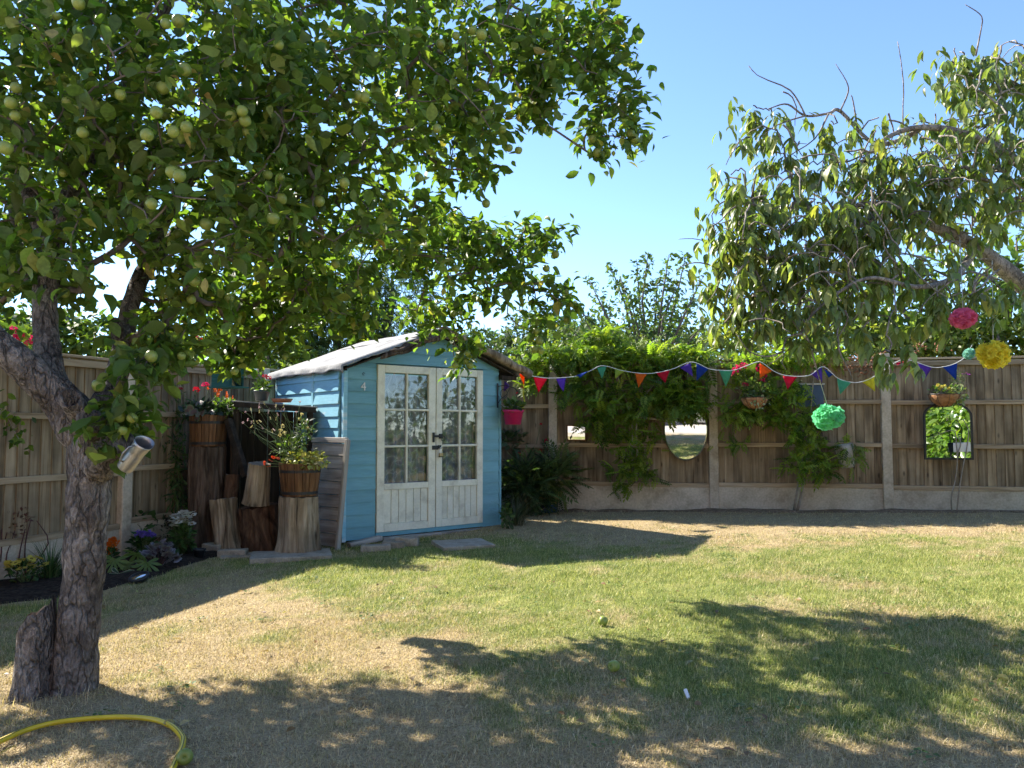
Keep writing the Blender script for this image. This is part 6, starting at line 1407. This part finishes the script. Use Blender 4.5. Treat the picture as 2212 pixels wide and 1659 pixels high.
foliage(t, c_ + Vector((0, -.02, .05)), (.17, .14, .07), 150, .04, MID_G, T_OVAL); foliage(t, c_ + Vector((.10, -.1, .0)), (.1, .06, .12), 90, .042, [(.38, .42, .18), (.24, .30, .1)], T_OVAL, droop=.6); foliage(t, c_ + Vector((.15, 0, .18)), (.06, .05, .12), 110, .04, MID_G, T_LANCE); pr = []
for (a, c) in ((2026, 832), (2034, 836), (2041, 834), (2050, 839), (2030, 840)): flower(t, 'puff', 'yellow_p', at(a, c, c_.y - .1), .022, .6)
for (a, c) in ((2080, 808), (2086, 807), (2092, 809)): l_ = at(a, c, c_.y); flower(t, 'daisy', 'magenta', l_, .02, .3); pr.append((c_ + Vector((.1, 0, 0)), l_))
stalks(t, pr, .0025)
c_ = on_fence(1832, 1010, .14); t = thing('wall_pot', 'tapering whitewashed wall pot tilted on the fence with trailing leaves', 'wall pot', tuple(c_), fang); t.rotation_euler = (0, R(-9), fang)
smooth_obj('pot', MB().lathe([(.001, 0), (.065, 0), (.085, .06), (.10, .2), (.105, .27), (.093, .27), (.08, .15), (.001, .15)], 22, wob=.06), 'whitewash', t)
world_children(t); foliage(t, c_ + Vector((-.02, -.08, .24)), (.13, .05, .1), 36, .11, VG, T_PINN, droop=.7); foliage(t, c_ + Vector((.02, -.11, .08)), (.08, .02, .14), 14, .11, VG, T_PINN, droop=.9)
c_ = on_fence(1750, 855, .06); t = thing('blue_panel', 'dark blue board hung on the fence behind the vine', 'panel', tuple(c_), fang); bevel(obj('board', MB().box((0, 0, 0), (.30, .02, .26)), 'navy', t), .003); bevel(obj('top_rail', MB().box((0, -.014, .138), (.32, .04, .02)), 'whitewash', t), .003)
c_ = on_fence(1496, 822, .10); t = thing('nest_box', 'small pale wooden nest box beside the fence post behind blue bunting', 'nest box', tuple(c_), fang)
obj('front', MB().prism([(-.065, 0), (.065, 0), (.065, .12), (0, .19), (-.065, .12)], .10, Matrix.Translation((0, -.05, 0))), 'grey_wood_up', t)
for s_ in (-1, 1): obj('roof_slope', MB().box((s_ * .038, 0, .166), (.115, .13, .010), rot=(0, R(47 * s_), 0)), 'dark_wood', t)
smooth_obj('entrance_hole', MB().lathe([(.001, 0), (.016, 0), (.016, .004)], 14, mat=Matrix.Rotation(R(90), 3, 'X'), c=(0, -.0515, .10)), 'iron', t)

# ---- bunting
line = [(1122, 806), (1128, 808), (1160, 814), (1190, 817), (1243, 813), (1275, 801), (1302, 790), (1347, 801), (1400, 807), (1450, 798), (1494, 782), (1532, 797), (1560, 800), (1588, 799), (1632, 783), (1647, 784), (1674, 803), (1703, 812), (1748, 811), (1778, 792), (1810, 817), (1840, 826), (1864, 824), (1890, 812), (1938, 781), (1965, 778), (2012, 793), (2040, 792), (2066, 784), (2089, 769)]
yl = lambda px: (8.55 + (yb(1240) - .35 - 8.55) * min(1, (px - 1120) / 120)) if px < 1240 else yb(px) - .35
bt = world_children(thing('bunting', 'string of coloured triangular bunting looped along the back fence from the shed', 'bunting', tuple(at(1122, 806, yl(1122)))))
q_ = spline([tuple(at(a, c, yl(a))) for a, c in line], 150); smooth_obj('string', MB().tube([Vector(v) for v in q_], .004, 6), 'string', bt)
flags = [((1121, 807), (1134, 808), (1131, 834), 'f_orange'), ((1153, 815), (1182, 818), (1162, 849), 'f_red'), ((1201, 818), (1222, 817), (1216, 847), 'f_purple'), ((1245, 811), (1272, 801), (1252, 815), 'f_blue'), ((1290, 795), (1311, 790), (1300, 818), 'f_green'), ((1328, 795), (1350, 801), (1329, 818), 'f_lime'), ((1372, 806), (1397, 808), (1379, 838), 'f_orange'), ((1418, 806), (1447, 800), (1437, 828), 'f_red'), ((1468, 794), (1492, 783), (1497, 813), 'f_purple'),
         ((1504, 786), (1531, 797), (1505, 822), 'f_blue'), ((1553, 800), (1584, 799), (1568, 836), 'f_green'), ((1611, 792), (1635, 783), (1629, 806), 'f_lime'), ((1641, 784), (1668, 801), (1641, 817), 'f_orange'), ((1691, 812), (1723, 813), (1701, 842), 'f_red'), ((1751, 808), (1776, 794), (1776, 827), 'f_purple'), ((1780, 796), (1800, 809), (1790, 816), 'f_blue'), ((1808, 817), (1839, 826), (1814, 853), 'f_green'), ((1861, 824), (1890, 812), (1890, 846), 'f_yellow'), ((1935, 784), (1962, 779), (1938, 790), 'f_red'), ((1983, 785), (2014, 793), (1995, 824), 'f_purple'), ((2036, 793), (2068, 784), (2066, 821), 'f_blue')]
FN = dict(f_orange='orange', f_red='red', f_purple='purple', f_blue='blue', f_green='green', f_lime='lime green', f_yellow='yellow')
for (a, b, c, m_) in flags:
    A3, B3, C3 = at(*a, yl(a[0])), at(*b, yl(b[0])), at(*c, yl(c[0]) + rnd.uniform(-.05, .03)); mb = MB(); n = 6; idx = {}
    nn = (B3 - A3).cross(C3 - A3).normalized()
    ph = rnd.uniform(0, 6)
    for i in range(n + 1):
        for j in range(n + 1 - i):
            u, v = j / n, i / n; p_ = A3 + (B3 - A3) * u + (C3 - A3) * v; idx[(i, j)] = len(mb.v); mb.v.append(tuple(p_ + nn * .009 * math.sin(u * 5 + v * 4 + ph) * (v + .15)))
    for i in range(n):
        for j in range(n - i):
            mb.f.append((idx[(i, j)], idx[(i, j + 1)], idx[(i + 1, j)]))
            if j < n - i - 1: mb.f.append((idx[(i, j + 1)], idx[(i + 1, j + 1)], idx[(i + 1, j)]))
    o = smooth_obj('flag', mb, m_, bt); o['label'] = FN[m_] + ' bunting flag'; o.modifiers.new('cloth', 'SOLIDIFY').thickness = .0012
# loose end of the bunting below the shed eave
smooth_obj('ribbon', MB().tube([at(1131, 830, 8.55), at(1130, 850, 8.55), at(1133, 868, 8.56), at(1129, 885, 8.55)], .012, 6, flat=.12), 'f_yellow', bt)
o = smooth_obj('flag', MB().add([at(1090, 822, 8.5), at(1102, 835, 8.5), at(1088, 846, 8.5), at(1095, 836, 8.47)], [(0, 3, 2), (0, 1, 3), (3, 1, 2)]), 'f_purple', bt); o['label'] = 'crumpled purple bunting flag hanging at the shed corner'

# ---- paper pompoms
def pompom(name, label, c_, r_, mat, top, squash=.9, seed=1):
    t = thing(name, label, 'pompom', tuple(c_)); rr = random.Random(seed); mb = MB()
    for k in range(110):
        v = Vector((rr.gauss(0, 1), rr.gauss(0, 1), rr.gauss(0, 1))).normalized(); s_ = v.orthogonal().normalized(); s_ = (Matrix.Rotation(rr.uniform(0, 6.28), 3, v) @ s_); u_ = v.cross(s_)
        R0 = r_ * rr.uniform(.55, .68); L = r_ * rr.uniform(.82, 1.04); wd = r_ * rr.uniform(.30, .46); o = len(mb.v); nn = 6
        for j in range(5):
            tt = j / 4; rad = R0 + (L - R0) * tt
            for i in range(nn + 1):
                w_ = (i / nn - .5) * 2; sc = (.045 * math.cos(i * 3.1416) if j == 4 else 0)
                p_ = (v + s_ * w_ * .62 * tt + u_ * (.16 * math.sin(w_ * 4 + k) * tt + .10 * tt * tt)).normalized() * (rad * (1 + sc - .05 * w_ * w_)); p_.z *= squash; mb.v.append(tuple(p_))
        for j in range(4):
            for i in range(nn): a = o + j * (nn + 1) + i; mb.f.append((a, a + 1, a + nn + 2, a + nn + 1))
    mb.lathe([(.001, -.70 * r_ * squash), (.45 * r_, -.55 * r_ * squash), (.70 * r_, 0), (.45 * r_, .55 * r_ * squash), (.001, .70 * r_ * squash)], 16)
    smooth_obj('paper_ruffles', mb, mat, t)
    world_children(t)
    smooth_obj('string', MB().tube([Vector(c_) + Vector((0, 0, r_ * .5)), Vector(top)], .0022, 5), 'cord', t); return t
pompom('paper_pompom', 'mint green tissue paper pompom hanging low from the cherry tree', at(1790, 901, 5.0), .102, 'p_green', at(1742, 726, 4.75), .88, 1)
pompom('paper_pompom', 'big yellow tissue paper pompom hanging from the cherry tree', at(2146, 766, 4.5), .093, 'p_yellow', at(2143, 560, 4.9), .95, 2)
pompom('paper_pompom', 'pink tissue paper pompom hanging below the cherry limb', at(2081, 687, 4.45), .074, 'p_pink', at(2073, 512, 4.95), .85, 3)
pompom('paper_pompom', 'small pale mint pompom at the end of the bunting', at(2093, 764, 8.2), .065, 'p_mint', at(2100, 745, 8.3), .95, 4)

# ---- on the lawn
q_ = spline([tuple(gp(a, c) + Vector((0, 0, .014))) for a, c in ((-60, 1640), (0, 1610), (60, 1584), (130, 1567), (240, 1557), (320, 1560), (368, 1575), (393, 1600), (394, 1618), (387, 1638), (376, 1662), (360, 1700))], 90)
hs = thing('garden_hose', 'yellow garden hose curving over the grass in the foreground', 'hose', tuple(gp(240, 1557)))
world_children(hs); q_ = [Vector(v) for v in q_]; smooth_obj('hose_wall', MB().tube(q_, .0105, 14), 'hose', hs)
for off in ((.0035, .0, .0096), (-.006, 0, .0082)): smooth_obj('stripe', MB().tube([v + Vector(off) for v in q_], .0014, 5), 'hose_line', hs)
for (a, c, lab) in ((1327, 1452, 'fallen green apple lying in the middle of the shaded lawn'), (399, 1652, 'fallen green apple lying against the yellow hose'), (1303, 1352, 'fallen green apple at the far edge of the tree shadow')):
    o = obj('fallen_apple', AM, None, loc=gp(a, c) + Vector((0, 0, .026)), rot=(rnd.uniform(1, 2), rnd.uniform(0, 1), rnd.uniform(0, 6)), scale=.027); tag(o, lab, 'apple')
p_ = gp(1484, 1510); o = bevel(obj('plastic_tube', MB().lathe([(.001, -.02), (.007, -.02), (.0075, .02), (.001, .02)], 14), 'p_mint', loc=p_ + Vector((0, 0, .02)), rot=(R(-52), R(0), R(12))), .001); tag(o, 'short white plastic tube lying on the grass', 'tube'); o.data.materials.clear(); o.data.materials.append(M['white'])
flm = np_mesh('fallen_leaf', T_APPLE[0], T_APPLE[1], np.repeat(np.array([(.45, .40, .16)]), len(T_APPLE[0]), 0)); flm.materials.append(M['leaf_bed'])
for (a, c, lab) in ((2180, 1478, 'pale fallen leaf near the right edge of the lawn'), (1255, 1435, 'fallen leaf on the lawn left of the lone apple'), (550, 1226, 'pale fallen leaf at the shaded lawn edge below the logs'), (1890, 1152, 'pale fallen leaf on the dry grass near the back fence')):
    o = obj('fallen_leaf', flm, None, loc=gp(a, c) + Vector((0, 0, .022)), rot=(rnd.gauss(0, .4), rnd.gauss(0, .4), rnd.uniform(0, 6)), scale=.05); tag(o, lab, 'leaf')

# red flowers on the neighbour's side of the side fence
b_ = at(45, 745, 7.6); bb = G(b_.x, b_.y); t = plant('red_climber', 'red flowering plant showing over the side fence behind the trunk fork', 'plant', bb)
foliage(t, b_, (.35, .2, .2), 200, .09, BRI_G, T_OVAL); pr = []
for (a, c, s_) in ((28, 718, .06), (45, 728, .05), (70, 733, .05), (35, 735, .045), (60, 742, .035)): l_ = at(a, c, 7.4); flower(t, 'dome', 'pinkred', l_, s_, .5); pr.append((bb, l_))
stalks(t, pr, .006)
b_ = at(430, 722, 9.2); bb = G(b_.x, b_.y); t = plant('red_rose', 'red roses peeping over the side fence near the bird house', 'plant', bb); pr = []
for (a, c, s_) in ((428, 722, .06), (434, 735, .04), (420, 730, .035)): l_ = at(a, c, 9.2); flower(t, 'puff', 'red', l_, s_, .5); pr.append((bb, l_))
stalks(t, pr, .006); foliage(t, b_ - Vector((0, 0, .25)), (.3, .2, .2), 120, .09, MID_G, T_OVAL)

# ---- behind the camera: what the mirrors and panes look at
pt = obj('patio', MB().box((-.5, -2.5, -.035), (11, 6.6, .09)), 'patio'); pt['kind'] = 'structure'
hw = thing('brick_house', 'brick house wall reflected in the fence mirrors', 'house', (0, -6.2, -.1)); obj('wall', MB().box((-1, -.1, 2.5), (13, .2, 5.0)), 'brick', hw)
for x in (-4.2, -1.2, 2.2):
    f_ = obj('window', MB().box((x, .01, 1.5), (1.5, .05, 1.2)), 'white', hw); obj('pane', MB().box((x, .04, 1.5), (1.3, .02, 1.0)), 'glass', f_)
for (x, y, lab) in ((.95, -1.3, 'tall grey rattan cabinet on the patio, seen in the oval mirror'), (-.15, -.9, 'low grey rattan seat on the patio, seen in the oval mirror')):
    t = thing('rattan_seat', lab, 'garden furniture', (x, y, .02), R(15)); h = 1.0 if x > .5 else .7
    bevel(obj('body', MB().box((0, 0, h / 2 + .05), (.8, .7, h)), 'rattan', t), .02)
    for sx in (-1, 1):
        for sy in (-1, 1): obj('foot', MB().box((sx * .34, sy * .29, .03), (.05, .05, .06)), 'iron', t)
b0 = G(6.1, 3.6); bush('laurel', 'laurel bush beside the lawn, seen only in the arched mirror and door panes', 'shrub', b0, [((-.1, .5, .8), (.9, .8, 1.0)), ((.1, 1.8, .9), (.8, .9, 1.1)), ((.2, 3.2, .9), (.7, .9, 1.1)), ((.2, -.5, 1.0), (.9, .8, 1.1)), ((.1, -2.0, 1.0), (.9, .9, 1.1)), ((.1, -3.4, 1.0), (.9, .9, 1.1))], 8000, .16, [(0.07, 0.135, 0.02), (0.11, 0.19, 0.03), (0.17, 0.25, 0.04)], tm=T_LAUREL, mat='leaf_gloss')

# ---- weeds in the turf and litter under the apple tree
def lawn_bits(name, label, n, per, rad, size, cols, region, tm, lift, flat=.5):
    x = rng.uniform(region[0], region[1], n); y = rng.uniform(region[2], region[3], n); keep = np.abs(x) < .66 * y; x, y = x[keep], y[keep]
    bx = np.interp(y, [p[1] for p in bed_edge], [p[0] for p in bed_edge]); keep = (x > bx + .1) & (((x + 1.98) ** 2 + (y - 3.33) ** 2) > .05); x, y = x[keep], y[keep]
    X = np.repeat(x, per) + rng.normal(0, rad, len(x) * per); Y = np.repeat(y, per) + rng.normal(0, rad, len(x) * per); k = len(X)
    P_ = np.stack([X, Y, gz_np(X, Y) + lift + rng.uniform(0, .008, k)], 1); az = rng.uniform(0, 6.283, k)
    fwd = np.stack([np.cos(az), np.sin(az), rng.uniform(-.1, flat, k)], 1); nrm = unit(np.stack([rng.normal(0, .3, k), rng.normal(0, .3, k), np.ones(k)], 1))
    o = leaves(name, tm, P_, fwd, nrm, size * np.clip(rng.normal(1, .35, k), .4, 1.8), palette(k, cols), 'leaf_bed', None, stuff=True); o['label'] = label
lawn_bits('lawn_weeds', 'clover and small weeds scattered through the turf', 150, 14, .035, .019, [(.13, .19, .05), (.17, .23, .06), (.21, .26, .08)], (-2.6, 5.2, 2.2, 8.2), T_OVAL, .006)
lawn_bits('leaf_litter', 'small brown fallen leaves under the apple tree', 260, 1, .05, .034, [(.20, .12, .05), (.32, .22, .09), (.42, .34, .14)], (-3, 2.5, 2.2, 5.5), T_APPLE, .012, .2)
